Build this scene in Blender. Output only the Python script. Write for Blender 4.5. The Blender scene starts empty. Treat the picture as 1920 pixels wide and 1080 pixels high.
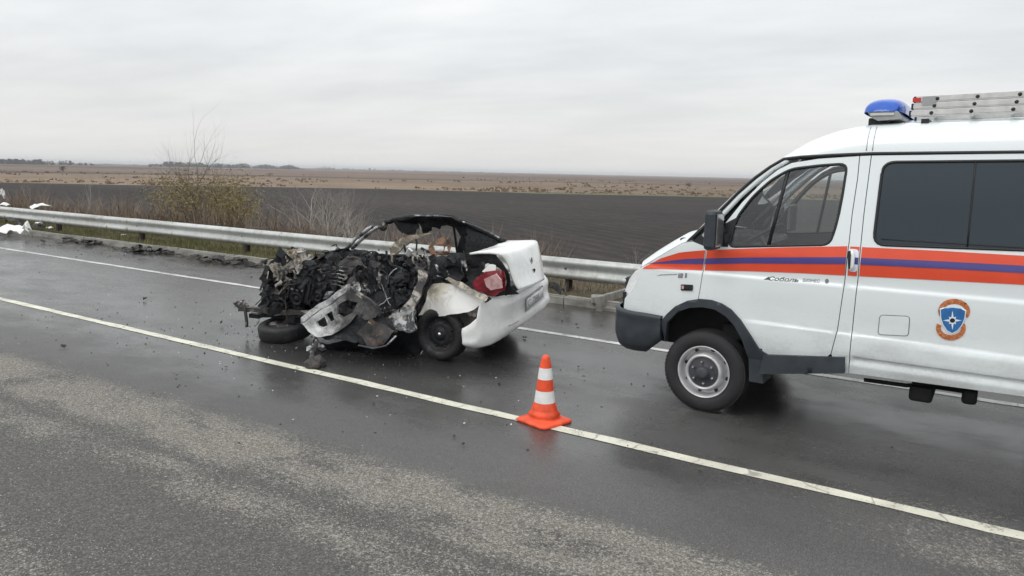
import bpy, bmesh, math, random
import numpy as np
from mathutils import Vector, Matrix, noise
from mathutils.geometry import delaunay_2d_cdt
rnd = random.Random(7)
C = bpy.context.scene.collection
scene = bpy.context.scene

# ------------------------------------------------------------------ camera
# world: X along the road (the car's nose points to -X), Y across the road, Z up; camera at (0, 0, 2)
F, CX, CY, CAMH = 1400.0, 960.0, 540.0, 2.0          # focal length in pixels of a 1920 x 1080 frame
VPX, VPY = -1230.0, 275.0                             # where the road lines meet
_r = math.atan2(58.0, 2630.0)
_d = (CY - (VPY + (CX - VPX) * math.tan(_r))) * math.cos(_r)
_p = math.atan2(_d, F)
_dn = np.array([-math.sin(_r), math.cos(_r), 0.0])
_Z = -_dn * math.cos(_p) - np.array([0, 0, 1.0]) * math.sin(_p)
_v = np.array([VPX - CX, VPY - CY, F]); _v /= np.linalg.norm(_v)
_X = -(_v - (_v @ _Z) * _Z); _X /= np.linalg.norm(_X)
_Y = np.cross(_Z, _X)
RC = np.stack([_X, _Y, _Z])
CAMP = np.array([0.0, 0.0, CAMH])

def ray(px, py):
    v = np.array([px - CX, py - CY, F]); v /= np.linalg.norm(v)
    return RC @ v
def gz(px, py, z=0.0):
    v = ray(px, py); return CAMP + (z - CAMH) / v[2] * v
def gy(px, py, y):
    v = ray(px, py); return CAMP + y / v[1] * v
def gplane(px, py, p0, n):
    v = ray(px, py); return CAMP + np.dot(np.array(p0) - CAMP, n) / np.dot(v, n) * v

cd = bpy.data.cameras.new('camera'); cam = bpy.data.objects.new('camera', cd); C.objects.link(cam)
cd.sensor_width = 36.0; cd.lens = 36.0 * F / 1920.0; cd.clip_start = 0.05; cd.clip_end = 12000
rt, dn, fw = RC @ np.array([1, 0, 0]), RC @ np.array([0, 1, 0]), RC @ np.array([0, 0, 1])
cam.matrix_world = Matrix(((rt[0], -dn[0], -fw[0], 0), (rt[1], -dn[1], -fw[1], 0), (rt[2], -dn[2], -fw[2], CAMH), (0, 0, 0, 1)))
scene.camera = cam

# ------------------------------------------------------------------ light
SUN_EL, SUN_AZ = math.radians(48), math.radians(200)
scene.view_settings.view_transform = 'Standard'; scene.view_settings.look = 'None'
scene.view_settings.exposure = 0.07; scene.view_settings.gamma = 1.0
scene.view_settings.use_curve_mapping = False
world = bpy.data.worlds.new('World'); scene.world = world; world.use_nodes = True
wn, wl = world.node_tree.nodes, world.node_tree.links
wn.clear()
def wnode(t, **kw):
    n = wn.new(t)
    for k, v in kw.items(): setattr(n, k, v)
    return n
tc = wnode('ShaderNodeTexCoord'); sep = wnode('ShaderNodeSeparateXYZ'); wl.new(tc.outputs['Generated'], sep.inputs[0])
def wmath(op, a, b=None, clamp=False):
    n = wnode('ShaderNodeMath', operation=op, use_clamp=clamp)
    for i, x in enumerate((a, b)):
        if x is None: continue
        if isinstance(x, (int, float)): n.inputs[i].default_value = x
        else: wl.new(x, n.inputs[i])
    return n.outputs[0]
zc = wmath('MAXIMUM', sep.outputs[2], 0.0)
den = wmath('ADD', zc, 0.10)
comb = wnode('ShaderNodeCombineXYZ')
wl.new(wmath('DIVIDE', sep.outputs[0], den), comb.inputs[0]); wl.new(wmath('DIVIDE', sep.outputs[1], den), comb.inputs[1])
def cloud(scale, rot, sx, sy, det):
    m = wnode('ShaderNodeMapping'); wl.new(comb.outputs[0], m.inputs[0])
    m.inputs['Rotation'].default_value = (0, 0, rot); m.inputs['Scale'].default_value = (sx, sy, 1)
    n = wnode('ShaderNodeTexNoise'); n.inputs['Scale'].default_value = scale; n.inputs['Detail'].default_value = det
    n.inputs['Roughness'].default_value = 0.55; wl.new(m.outputs[0], n.inputs['Vector'])
    return n.outputs[0]
n1 = cloud(0.50, -0.55, 0.62, 1.0, 5); n2 = cloud(1.4, -0.45, 0.55, 1.0, 5)
mixn = wmath('ADD', wmath('MULTIPLY', n1, 0.65), wmath('MULTIPLY', n2, 0.35))
ramp = wnode('ShaderNodeValToRGB'); wl.new(mixn, ramp.inputs[0])
cr = ramp.color_ramp; cr.elements[0].position = 0.34; cr.elements[0].color = (0.60, 0.622, 0.640, 1)
cr.elements[1].position = 0.66; cr.elements[1].color = (0.84, 0.85, 0.85, 1)
# towards the horizon the overcast turns even and a little warmer
hz = wmath('SUBTRACT', 1.0, wmath('MULTIPLY', zc, 7.0), clamp=True)
mh = wnode('ShaderNodeMix', data_type='RGBA'); wl.new(wmath('MULTIPLY', hz, 0.75), mh.inputs[0])
wl.new(ramp.outputs[0], mh.inputs[6]); mh.inputs[7].default_value = (0.84, 0.825, 0.80, 1)
# an overcast dome brightens smoothly towards the zenith
gain = wmath('ADD', 0.98, wmath('MULTIPLY', zc, 1.15))
vm = wnode('ShaderNodeVectorMath', operation='SCALE'); wl.new(mh.outputs[2], vm.inputs[0]); wl.new(gain, vm.inputs['Scale'])
sky = wnode('ShaderNodeTexSky', sky_type='NISHITA'); sky.sun_disc = False
sky.sun_elevation = SUN_EL; sky.sun_rotation = SUN_AZ
vs = wnode('ShaderNodeVectorMath', operation='SCALE'); wl.new(sky.outputs[0], vs.inputs[0]); vs.inputs['Scale'].default_value = 0.07
ms = wnode('ShaderNodeMix', data_type='RGBA'); ms.inputs[0].default_value = 0.93
wl.new(vs.outputs[0], ms.inputs[6]); wl.new(vm.outputs[0], ms.inputs[7])
bg = wnode('ShaderNodeBackground'); wl.new(ms.outputs[2], bg.inputs[0]); bg.inputs[1].default_value = 1.0
wo = wnode('ShaderNodeOutputWorld'); wl.new(bg.outputs[0], wo.inputs[0])
sd = bpy.data.lights.new('sun', 'SUN'); sun = bpy.data.objects.new('sun', sd); C.objects.link(sun)
sd.energy = 0.8; sd.angle = math.radians(30); sd.color = (1.0, 0.97, 0.93)
sv = Vector((math.cos(SUN_EL) * math.sin(SUN_AZ), math.cos(SUN_EL) * math.cos(SUN_AZ), math.sin(SUN_EL)))
sun.rotation_euler = sv.to_track_quat('Z', 'Y').to_euler()

# ------------------------------------------------------------------ object helpers
def tag(o, label=None, cat=None, group=None, kind=None):
    if label: o['label'] = label
    if cat: o['category'] = cat
    if group: o['group'] = group
    if kind: o['kind'] = kind
    return o
def empty(name, loc=(0, 0, 0), rz=0.0, label=None, cat=None, group=None):
    o = bpy.data.objects.new(name, None); C.objects.link(o); o.location = loc; o.rotation_euler = (0, 0, rz)
    o.empty_display_size = 0.2
    return tag(o, label, cat, group)

class MB:
    def __init__(s): s.v = []; s.f = []; s.m = []; s.sm = []
    def add(s, vs, fs, mi=0, smooth=False):
        b = len(s.v); s.v += [tuple(map(float, p)) for p in vs]
        for f in fs: s.f.append([b + i for i in f]); s.m.append(mi); s.sm.append(smooth)
        return s
    def box(s, c, d, rot=None, mi=0, bev=0.0):
        hx, hy, hz_ = d[0] / 2, d[1] / 2, d[2] / 2
        if bev <= 0:
            vs = [(x, y, z) for x in (-hx, hx) for y in (-hy, hy) for z in (-hz_, hz_)]
            fs = [(0, 1, 3, 2), (4, 6, 7, 5), (0, 4, 5, 1), (2, 3, 7, 6), (0, 2, 6, 4), (1, 5, 7, 3)]
        else:
            bm = bmesh.new(); bmesh.ops.create_cube(bm, size=1.0)
            for v in bm.verts: v.co = Vector((v.co.x * d[0], v.co.y * d[1], v.co.z * d[2]))
            bmesh.ops.bevel(bm, geom=list(bm.edges), offset=bev, segments=2, affect='EDGES', profile=0.5)
            bm.verts.index_update(); vs = [tuple(v.co) for v in bm.verts]; fs = [[v.index for v in f.verts] for f in bm.faces]; bm.free()
        R = rot if rot is not None else Matrix.Identity(3)
        return s.add([tuple(R @ Vector(p) + Vector(c)) for p in vs], fs, mi)
    def tube(s, pts, r, n=8, mi=0, caps=True, smooth=True):
        P = [Vector(p) for p in pts]; k = len(P)
        rr = r if isinstance(r, (list, tuple)) else [r] * k
        vs = []; fs = []; ref = Vector((0.13, 0.21, 0.97))
        for i in range(k):
            t = (P[min(i + 1, k - 1)] - P[max(i - 1, 0)])
            t = t.normalized() if t.length > 1e-9 else Vector((0, 0, 1))
            a = t.cross(ref)
            if a.length < 0.05: a = t.cross(Vector((1, 0, 0)))
            a.normalize(); b = t.cross(a)
            for j in range(n):
                q = 2 * math.pi * j / n
                vs.append(P[i] + (a * math.cos(q) + b * math.sin(q)) * rr[i])
        for i in range(k - 1):
            for j in range(n):
                fs.append((i * n + j, i * n + (j + 1) % n, (i + 1) * n + (j + 1) % n, (i + 1) * n + j))
        if caps: fs += [tuple(range(n))[::-1], tuple((k - 1) * n + j for j in range(n))]
        return s.add(vs, fs, mi, smooth)
    def lathe(s, prof, n=32, mi=0, axis='Z', c=(0, 0, 0), smooth=True, close=False):
        vs = []; fs = []; k = len(prof)
        for (r, h) in prof:
            for j in range(n):
                q = 2 * math.pi * j / n; x, y = r * math.cos(q), r * math.sin(q)
                p = (x, y, h) if axis == 'Z' else (x, h, y)
                vs.append((p[0] + c[0], p[1] + c[1], p[2] + c[2]))
        for i in range(k - 1 + (1 if close else 0)):
            for j in range(n):
                i2 = (i + 1) % k
                fs.append((i * n + j, i * n + (j + 1) % n, i2 * n + (j + 1) % n, i2 * n + j))
        return s.add(vs, fs, mi, smooth)
    def grid(s, rows, mi=0, smooth=True, flip=False):
        nr, nc = len(rows), len(rows[0]); vs = [p for r in rows for p in r]
        fs = [(i * nc + j, i * nc + j + 1, (i + 1) * nc + j + 1, (i + 1) * nc + j) for i in range(nr - 1) for j in range(nc - 1)]
        return s.add(vs, fs, mi, smooth)
    def build(s, name, mats, parent=None, bevel=0.0):
        me = bpy.data.meshes.new(name); me.from_pydata(s.v, [], s.f); me.update()
        if not isinstance(mats, (list, tuple)): mats = [mats]
        for m in mats: me.materials.append(m)
        me.polygons.foreach_set('material_index', s.m); me.polygons.foreach_set('use_smooth', s.sm)
        o = bpy.data.objects.new(name, me); C.objects.link(o)
        if parent is not None: o.parent = parent
        if bevel > 0:
            b = o.modifiers.new('bevel', 'BEVEL'); b.width = bevel; b.segments = 2; b.limit_method = 'ANGLE'; b.angle_limit = math.radians(40)
        return o
def fixn(o):
    bm = bmesh.new(); bm.from_mesh(o.data); bmesh.ops.recalc_face_normals(bm, faces=bm.faces); bm.to_mesh(o.data); bm.free(); return o

def copy_tree(o, parent=None):
    c = o.copy(); C.objects.link(c); c.parent = parent
    for ch in list(o.children): copy_tree(ch, c)
    return c
def lerp(a, b, t): return a + (b - a) * t
def interp(x, xs, ys): return float(np.interp(x, xs, ys))
def sstep(a, b, x):
    t = min(1.0, max(0.0, (x - a) / (b - a))); return t * t * (3 - 2 * t)
def dens(poly, step, closed=True):
    out = []; n = len(poly)
    for i in range(n if closed else n - 1):
        a, b = poly[i], poly[(i + 1) % n]
        L = math.dist(a, b); k = max(1, int(math.ceil(L / step)))
        for j in range(k): out.append(tuple(lerp(a[q], b[q], j / k) for q in range(len(a))))
    if not closed: out.append(tuple(poly[-1]))
    return out
def inpoly(x, y, poly):
    r = False; j = len(poly) - 1
    for i in range(len(poly)):
        xi, yi = poly[i]; xj, yj = poly[j]
        if (yi > y) != (yj > y) and x < (xj - xi) * (y - yi) / (yj - yi) + xi: r = not r
        j = i
    return r
def rounded(poly, r, k=5):
    out = []; n = len(poly)
    for i in range(n):
        p0, p1, p2 = Vector(poly[i - 1]), Vector(poly[i]), Vector(poly[(i + 1) % n])
        a, b = (p0 - p1), (p2 - p1); rr = min(r, a.length * 0.45, b.length * 0.45)
        s, e = p1 + a.normalized() * rr, p1 + b.normalized() * rr
        for j in range(k + 1):
            t = j / k; out.append(tuple(s * (1 - t) ** 2 + p1 * 2 * t * (1 - t) + e * t * t))
    return out
def inset(poly, d):
    n = len(poly); area = sum(poly[i][0] * poly[(i + 1) % n][1] - poly[(i + 1) % n][0] * poly[i][1] for i in range(n))
    sg = 1 if area > 0 else -1; out = []
    for i in range(n):
        a, b, c = Vector(poly[i - 1]), Vector(poly[i]), Vector(poly[(i + 1) % n])
        e1, e2 = (b - a), (c - b)
        if e1.length < 1e-9 or e2.length < 1e-9: out.append(poly[i]); continue
        n1 = Vector((-e1.y, e1.x)).normalized() * sg; n2 = Vector((-e2.y, e2.x)).normalized() * sg
        m = n1 + n2; m = m.normalized() if m.length > 0.1 else n1
        k = d / max(0.5, m.dot(n1)); out.append(tuple(b + m * k))
    return out
def tri2d(outline, holes=(), grid=0.08, rows=(), step=0.05):
    """triangulate a flat polygon with holes and inner points; returns points, triangles, boundary edges"""
    O = dens(outline, step); HS = [dens(h, step) for h in holes]
    pts = [Vector(p) for p in O]; ed = [(i, (i + 1) % len(O)) for i in range(len(O))]
    for h in HS:
        b = len(pts); pts += [Vector(p) for p in h]; ed += [(b + i, b + (i + 1) % len(h)) for i in range(len(h))]
    bd = np.array([tuple(p) for p in pts])
    xs = [p[0] for p in O]; ys = [p[1] for p in O]
    yl = sorted(set(list(np.arange(min(ys) + grid / 2, max(ys), grid)) + [r for r in rows if min(ys) < r < max(ys)]))
    for y in yl:
        for x in np.arange(min(xs) + grid / 2, max(xs), grid):
            if not inpoly(x, y, O) or any(inpoly(x, y, h) for h in HS): continue
            dd = np.min((bd[:, 0] - x) ** 2 + ((bd[:, 1] - y) * 1.6) ** 2)
            if dd < (0.25 * grid) ** 2: continue
            pts.append(Vector((float(x), float(y))))
    V, E, FC, *_ = delaunay_2d_cdt(pts, ed, [], 0, 1e-6)
    V = [tuple(v) for v in V]; T = []
    for f in FC:
        cx = sum(V[i][0] for i in f) / 3; cy = sum(V[i][1] for i in f) / 3
        if inpoly(cx, cy, O) and not any(inpoly(cx, cy, h) for h in HS): T.append(tuple(f))
    cnt = {}
    for t in T:
        for i in range(3):
            a, b = t[i], t[(i + 1) % 3]; cnt.setdefault((min(a, b), max(a, b)), []).append((a, b))
    B = [v[0] for v in cnt.values() if len(v) == 1]
    return V, T, B
def sheet(mb, outline, pos, holes=(), grid=0.08, rows=(), step=0.05, thick=0.012, mi=0, flat=False):
    """outline in 2-D, pos(x, y, depth) -> 3-D point; adds the skin and the rim that gives it thickness"""
    V, T, B = tri2d(outline, holes, grid, rows, step)
    mb.add([pos(x, y, 0.0) for x, y in V], T, mi, not flat)
    if thick:
        ids = sorted({i for e in B for i in e}); mp = {q: k for k, q in enumerate(ids)}; n = len(ids)
        vs = [pos(*V[i], 0.0) for i in ids] + [pos(*V[i], thick) for i in ids]
        mb.add(vs, [(mp[b], mp[a], mp[a] + n, mp[b] + n) for a, b in B], mi, False)
    return mb
def nz(x, y, z=0.0, s=1.0, oct=3):
    return noise.fractal(Vector((x * s, y * s, z * s)), 1.0, 2.0, oct)
# ------------------------------------------------------------------ materials
class MT:
    """small node builder for one Principled material"""
    def __init__(s, name):
        s.m = bpy.data.materials.new(name); s.m.use_nodes = True; s.t = s.m.node_tree; s.t.nodes.clear()
        s.out = s.n('ShaderNodeOutputMaterial'); s.b = s.n('ShaderNodeBsdfPrincipled'); s.l(s.b.outputs[0], s.out.inputs[0])
        s.co = s.n('ShaderNodeTexCoord')
    def n(s, t, **kw):
        x = s.t.nodes.new(t)
        for k, v in kw.items(): setattr(x, k, v)
        return x
    def l(s, a, b): s.t.links.new(a, b)
    def pos(s): return s.n('ShaderNodeNewGeometry').outputs['Position'] if not hasattr(s, '_p') else s._p
    def map(s, src, sc=(1, 1, 1), rot=(0, 0, 0)):
        m = s.n('ShaderNodeMapping'); s.l(src, m.inputs[0]); m.inputs['Scale'].default_value = sc; m.inputs['Rotation'].default_value = rot
        return m.outputs[0]
    def noise(s, scale, det=4, rough=0.55, vec=None, dist=0.0):
        x = s.n('ShaderNodeTexNoise'); x.inputs['Scale'].default_value = scale; x.inputs['Detail'].default_value = det
        x.inputs['Roughness'].default_value = rough; x.inputs['Distortion'].default_value = dist
        s.l(vec if vec is not None else s.co.outputs['Object'], x.inputs['Vector']); return x.outputs[0]
    def voro(s, scale, vec=None, feat='F1', out='Distance'):
        x = s.n('ShaderNodeTexVoronoi', feature=feat); x.inputs['Scale'].default_value = scale
        s.l(vec if vec is not None else s.co.outputs['Object'], x.inputs['Vector']); return x.outputs[out]
    def math(s, op, a, b=None, c=None, clamp=False):
        x = s.n('ShaderNodeMath', operation=op, use_clamp=clamp)
        for i, q in enumerate((a, b, c)):
            if q is None: continue
            if isinstance(q, (int, float)): x.inputs[i].default_value = q
            else: s.l(q, x.inputs[i])
        return x.outputs[0]
    def ramp(s, fac, stops, interp='LINEAR'):
        x = s.n('ShaderNodeValToRGB'); s.l(fac, x.inputs[0]); r = x.color_ramp; r.interpolation = interp
        while len(r.elements) < len(stops): r.elements.new(0.5)
        for e, (p, c) in zip(r.elements, stops):
            e.position = p; e.color = (*c, 1) if isinstance(c, (tuple, list)) else (c, c, c, 1)
        return x.outputs[0]
    def mr(s, v, a, b, c=0.0, d=1.0):
        x = s.n('ShaderNodeMapRange'); s.l(v, x.inputs[0])
        for i, q in enumerate((a, b, c, d)): x.inputs[i + 1].default_value = q
        x.interpolation_type = 'SMOOTHSTEP'
        return x.outputs[0]
    def mix(s, fac, a, b, mode='MIX'):
        x = s.n('ShaderNodeMix', data_type='RGBA', blend_type=mode)
        for i, q in ((0, fac), (6, a), (7, b)):
            if isinstance(q, (int, float)): x.inputs[i].default_value = q if i == 0 else (q, q, q, 1)
            elif isinstance(q, (tuple, list)): x.inputs[i].default_value = (*q, 1)
            else: s.l(q, x.inputs[i])
        return x.outputs[2]
    def set(s, **kw):
        for k, v in kw.items():
            i = s.b.inputs[k.replace('_', ' ')]
            if isinstance(v, (int, float)): i.default_value = v
            elif isinstance(v, (tuple, list)): i.default_value = (*v, 1) if len(v) == 3 else v
            else: s.l(v, i)
        return s
    def bump(s, h, strength=0.3, dist=0.02):
        x = s.n('ShaderNodeBump'); x.inputs['Strength'].default_value = strength; x.inputs['Distance'].default_value = dist
        s.l(h, x.inputs['Height']); s.l(x.outputs[0], s.b.inputs['Normal']); return s

M = {}
def plain(name, col, rough=0.5, metal=0.0, var=0.15, vs=6.0, bump=0.0, coat=0.0, spec=0.5):
    t = MT(name); n = t.noise(vs, 5)
    a = tuple(c * (1 - var) for c in col); b = tuple(min(1, c * (1 + var)) for c in col)
    t.set(Base_Color=t.ramp(n, [(0.3, a), (0.7, b)]), Roughness=t.mr(n, 0.3, 0.7, rough * 0.88, min(1, rough * 1.12)), Metallic=metal)
    t.b.inputs['Specular IOR Level'].default_value = spec
    if coat: t.b.inputs['Coat Weight'].default_value = coat; t.b.inputs['Coat Roughness'].default_value = 0.06
    if bump: t.bump(t.noise(vs * 8, 4), bump, 0.01)
    M[name] = t.m; return t.m

# white van paint with road film near the sill
def van_paint():
    t = MT('van_paint'); geo = t.pos(); sp = t.n('ShaderNodeSeparateXYZ'); t.l(geo, sp.inputs[0])
    low = t.mr(sp.outputs[2], 0.45, 1.25, 1.0, 0.0)
    st = t.noise(3.0, 6, 0.6, t.map(geo, (1.0, 1.0, 2.2))); fine = t.noise(42, 4, 0.6, geo)
    dirt = t.math('MULTIPLY', low, t.mr(t.math('ADD', st, t.math('MULTIPLY', fine, 0.35)), 0.45, 0.95))
    dirt = t.math('MULTIPLY', dirt, 0.55)
    t.set(Base_Color=t.mix(dirt, (0.79, 0.84, 0.85), (0.36, 0.36, 0.34)), Roughness=t.math('ADD', 0.24, t.math('MULTIPLY', dirt, 0.7)))
    t.b.inputs['Coat Weight'].default_value = 0.45; t.b.inputs['Coat Roughness'].default_value = 0.08
    M['van_paint'] = t.m
van_paint()
plain('stripe_red', (0.78, 0.085, 0.035), 0.32, var=0.05, coat=0.3)
plain('stripe_blue', (0.075, 0.065, 0.26), 0.32, var=0.05, coat=0.3)
plain('black_plastic', (0.030, 0.038, 0.046), 0.55, var=0.25, vs=9, bump=0.05)
plain('dark_trim', (0.012, 0.014, 0.016), 0.5)
plain('under_black', (0.008, 0.009, 0.010), 0.8)
plain('rubber', (0.020, 0.020, 0.022), 0.75, var=0.35, vs=14, bump=0.15)
plain('steel_rim', (0.62, 0.62, 0.63), 0.38, 0.45, var=0.18, vs=10)
plain('hub_dark', (0.055, 0.058, 0.066), 0.6, 0.2, var=0.3)
plain('chrome', (0.6, 0.6, 0.6), 0.2, 0.9)
plain('aluminium', (0.60, 0.60, 0.585), 0.5, 0.25, var=0.12, vs=16)
plain('seat_cloth', (0.10, 0.10, 0.11), 0.9)
plain('headliner', (0.28, 0.29, 0.29), 0.9)
plain('lining', (0.12, 0.125, 0.13), 0.85)
plain('red_plastic', (0.55, 0.035, 0.03), 0.4)
plain('grey_label', (0.33, 0.34, 0.34), 0.5)
plain('emblem_orange', (0.52, 0.17, 0.06), 0.45, var=0.45, vs=60)
plain('emblem_blue', (0.03, 0.16, 0.42), 0.4, var=0.2, vs=20)
plain('emblem_white', (0.80, 0.86, 0.92), 0.4, var=0.03)
plain('grey_text', (0.22, 0.23, 0.24), 0.4)
plain('black_text', (0.015, 0.016, 0.018), 0.4)
plain('cone_orange', (0.80, 0.080, 0.022), 0.5, var=0.30, vs=11)
plain('cone_white', (0.76, 0.76, 0.75), 0.45, var=0.12, vs=14)
plain('car_white', (0.78, 0.79, 0.775), 0.28, var=0.10, vs=3.5, coat=0.5)
plain('tail_red', (0.22, 0.010, 0.020), 0.2, coat=0.5, var=0.55, vs=14)
plain('tail_pink', (0.60, 0.36, 0.36), 0.2, coat=0.6, var=0.35, vs=22)
plain('plate_white', (0.72, 0.72, 0.71), 0.4)
plain('lamp_lens', (0.80, 0.82, 0.81), 0.12, var=0.12, vs=14, coat=0.8)
plain('galvanised', (0.50, 0.52, 0.50), 0.42, 0.35, var=0.16, vs=2.5)
def galv():
    t = MT('galvanised'); p = t.pos(); a = t.noise(1.3, 5, 0.6, t.map(p, (0.6, 1, 3))); st = t.noise(7.0, 5, 0.65, t.map(p, (1.0, 1, 0.15))); f = t.noise(40, 4)
    k = t.math('ADD', t.math('MULTIPLY', a, 0.5), t.math('MULTIPLY', st, 0.5))
    col = t.ramp(k, [(0.34, (0.31, 0.31, 0.29)), (0.48, (0.45, 0.46, 0.44)), (0.62, (0.57, 0.585, 0.565))])
    col = t.mix(t.mr(t.math('ADD', st, t.math('MULTIPLY', f, 0.25)), 0.72, 0.84), col, (0.20, 0.13, 0.085))
    t.set(Base_Color=col, Roughness=t.mr(k, 0.35, 0.65, 0.6, 0.42), Metallic=0.3); M['galvanised'] = t.m
galv()
plain('post_rust', (0.060, 0.045, 0.040), 0.75, var=0.4, vs=8)
plain('concrete', (0.25, 0.24, 0.215), 0.85, var=0.42, vs=5, bump=0.25)
plain('debris_dark', (0.035, 0.033, 0.032), 0.7, var=0.6, vs=20)
plain('debris_white', (0.74, 0.75, 0.73), 0.4, var=0.12, vs=8)
plain('bark', (0.16, 0.125, 0.10), 0.9, var=0.35, vs=12)
plain('bark_grey', (0.33, 0.30, 0.265), 0.9, var=0.3, vs=12)
plain('stone', (0.34, 0.32, 0.29), 0.9, var=0.35, vs=50)

def glass(name, tint, gloss_mul=1.0, rough=0.02):
    t = MT(name); t.t.nodes.remove(t.b)
    tr = t.n('ShaderNodeBsdfTransparent'); tr.inputs[0].default_value = (*tint, 1)
    gl = t.n('ShaderNodeBsdfGlossy'); gl.inputs['Roughness'].default_value = rough; gl.inputs[0].default_value = (0.9, 0.9, 0.9, 1)
    fr = t.n('ShaderNodeFresnel'); fr.inputs[0].default_value = 1.5
    mx = t.n('ShaderNodeMixShader'); t.l(t.math('MULTIPLY', fr.outputs[0], gloss_mul, clamp=True), mx.inputs[0]); t.l(tr.outputs[0], mx.inputs[1]); t.l(gl.outputs[0], mx.inputs[2])
    t.l(mx.outputs[0], t.out.inputs[0]); M[name] = t.m
glass('door_glass', (0.84, 0.87, 0.87), 2.2)
glass('screen_glass', (0.72, 0.76, 0.76), 1.2)
plain('tinted_glass', (0.010, 0.024, 0.036), 0.10, var=0.12, vs=1.2, coat=0.0, spec=0.6)
def beacon():
    t = MT('beacon_blue'); t.set(Base_Color=(0.012, 0.085, 0.42), Roughness=0.12)
    t.b.inputs['Coat Weight'].default_value = 0.15; M['beacon_blue'] = t.m
    w = t.noise(20, 2); t.l(t.ramp(w, [(0.3, (0.004, 0.07, 0.42)), (0.7, (0.008, 0.115, 0.56))]), t.b.inputs['Base Color'])
beacon()

def burnt(name, black, ash, rust, ash_t, rust_t, metal=0.15):
    t = MT(name); p = t.co.outputs['Object']
    a = t.noise(5.0, 7, 0.65, p, 0.6); b = t.noise(9.0, 6, 0.6, t.map(p, (1, 1, 1), (0.4, 0.9, 0.2)), 0.4); c = t.noise(34, 4, 0.6)
    col = t.ramp(c, [(0.3, tuple(x * 0.5 for x in black)), (0.75, tuple(x * 1.7 for x in black))])
    col = t.mix(t.mr(b, rust_t, rust_t + 0.10), col, rust)
    col = t.mix(t.math('MULTIPLY', t.mr(a, ash_t, ash_t + 0.10), t.mr(c, 0.35, 0.55, 0.45, 1.0)), col, ash)
    t.set(Base_Color=col, Roughness=t.mr(c, 0.3, 0.7, 0.45, 0.8), Metallic=metal); t.bump(t.math('ADD', c, b), 0.5, 0.015)
    M[name] = t.m
burnt('soot', (0.006, 0.007, 0.009), (0.13, 0.125, 0.12), (0.040, 0.026, 0.020), 0.65, 0.60)
burnt('soot_deep', (0.003, 0.004, 0.006), (0.045, 0.045, 0.05), (0.025, 0.018, 0.015), 0.66, 0.63)
burnt('ash_metal', (0.035, 0.033, 0.033), (0.40, 0.375, 0.34), (0.09, 0.06, 0.042), 0.52, 0.54, 0.1)
burnt('scorched_steel', (0.06, 0.063, 0.066), (0.56, 0.565, 0.56), (0.06, 0.045, 0.036), 0.47, 0.60, 0.25)
burnt('bare_steel', (0.30, 0.305, 0.305), (0.62, 0.63, 0.625), (0.10, 0.085, 0.075), 0.44, 0.64, 0.3)
burnt('tan_ash', (0.16, 0.14, 0.115), (0.48, 0.44, 0.36), (0.26, 0.19, 0.12), 0.45, 0.50, 0.0)
burnt('bonnet_ash', (0.09, 0.082, 0.075), (0.47, 0.445, 0.41), (0.10, 0.072, 0.052), 0.42, 0.56, 0.05)
burnt('rusty_frame', (0.05, 0.035, 0.026), (0.20, 0.15, 0.11), (0.20, 0.095, 0.05), 0.58, 0.45, 0.1)
burnt('charred_rubber', (0.008, 0.008, 0.009), (0.05, 0.048, 0.046), (0.022, 0.018, 0.016), 0.58, 0.58, 0.0)
# bare steel of the torn door, sooted towards its burnt end
def door_steel():
    t = MT('door_steel'); p = t.co.outputs['Object']; sp = t.n('ShaderNodeSeparateXYZ'); t.l(p, sp.inputs[0]); n = t.noise(5, 6, 0.65, p, .5); f = t.noise(24, 5, .65)
    k = t.math('ADD', sp.outputs[0], t.math('MULTIPLY', t.math('SUBTRACT', n, 0.5), 0.55))
    clean = t.ramp(f, [(0.32, (0.40, 0.405, 0.40)), (0.60, (0.70, 0.71, 0.70))])
    dark = t.ramp(f, [(0.35, (0.010, 0.011, 0.012)), (0.70, (0.09, 0.085, 0.08))])
    t.set(Base_Color=t.mix(t.mr(k, -1.30, -1.02), clean, dark), Roughness=0.45, Metallic=0.0); t.bump(t.math('ADD', n, f), 0.25, 0.010); M['door_steel'] = t.m
door_steel()
# white car paint scorched and peeled towards the fire (object-space x grows backwards along the car)
def scorched_white():
    t = MT('scorched_white'); p = t.co.outputs['Object']; sp = t.n('ShaderNodeSeparateXYZ'); t.l(p, sp.inputs[0])
    n = t.noise(4.5, 7, 0.65, p, 0.5); f = t.noise(26, 5)
    k = t.math('ADD', t.math('MULTIPLY', sp.outputs[2], 0.85), t.math('MULTIPLY', sp.outputs[0], -0.75))
    k = t.math('ADD', k, t.math('MULTIPLY', t.math('SUBTRACT', n, 0.5), 1.3))
    burn = t.mr(k, 0.62, 0.92); tan = t.mr(k, 0.42, 0.72)
    col = t.mix(tan, (0.77, 0.77, 0.745), (0.44, 0.40, 0.31)); col = t.mix(burn, col, t.ramp(f, [(0.3, (0.02, 0.02, 0.02)), (0.75, (0.10, 0.085, 0.07))]))
    t.set(Base_Color=col, Roughness=t.math('ADD', 0.3, t.math('MULTIPLY', burn, 0.4))); t.b.inputs['Coat Weight'].default_value = 0.2
    M['scorched_white'] = t.m
scorched_white()

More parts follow.
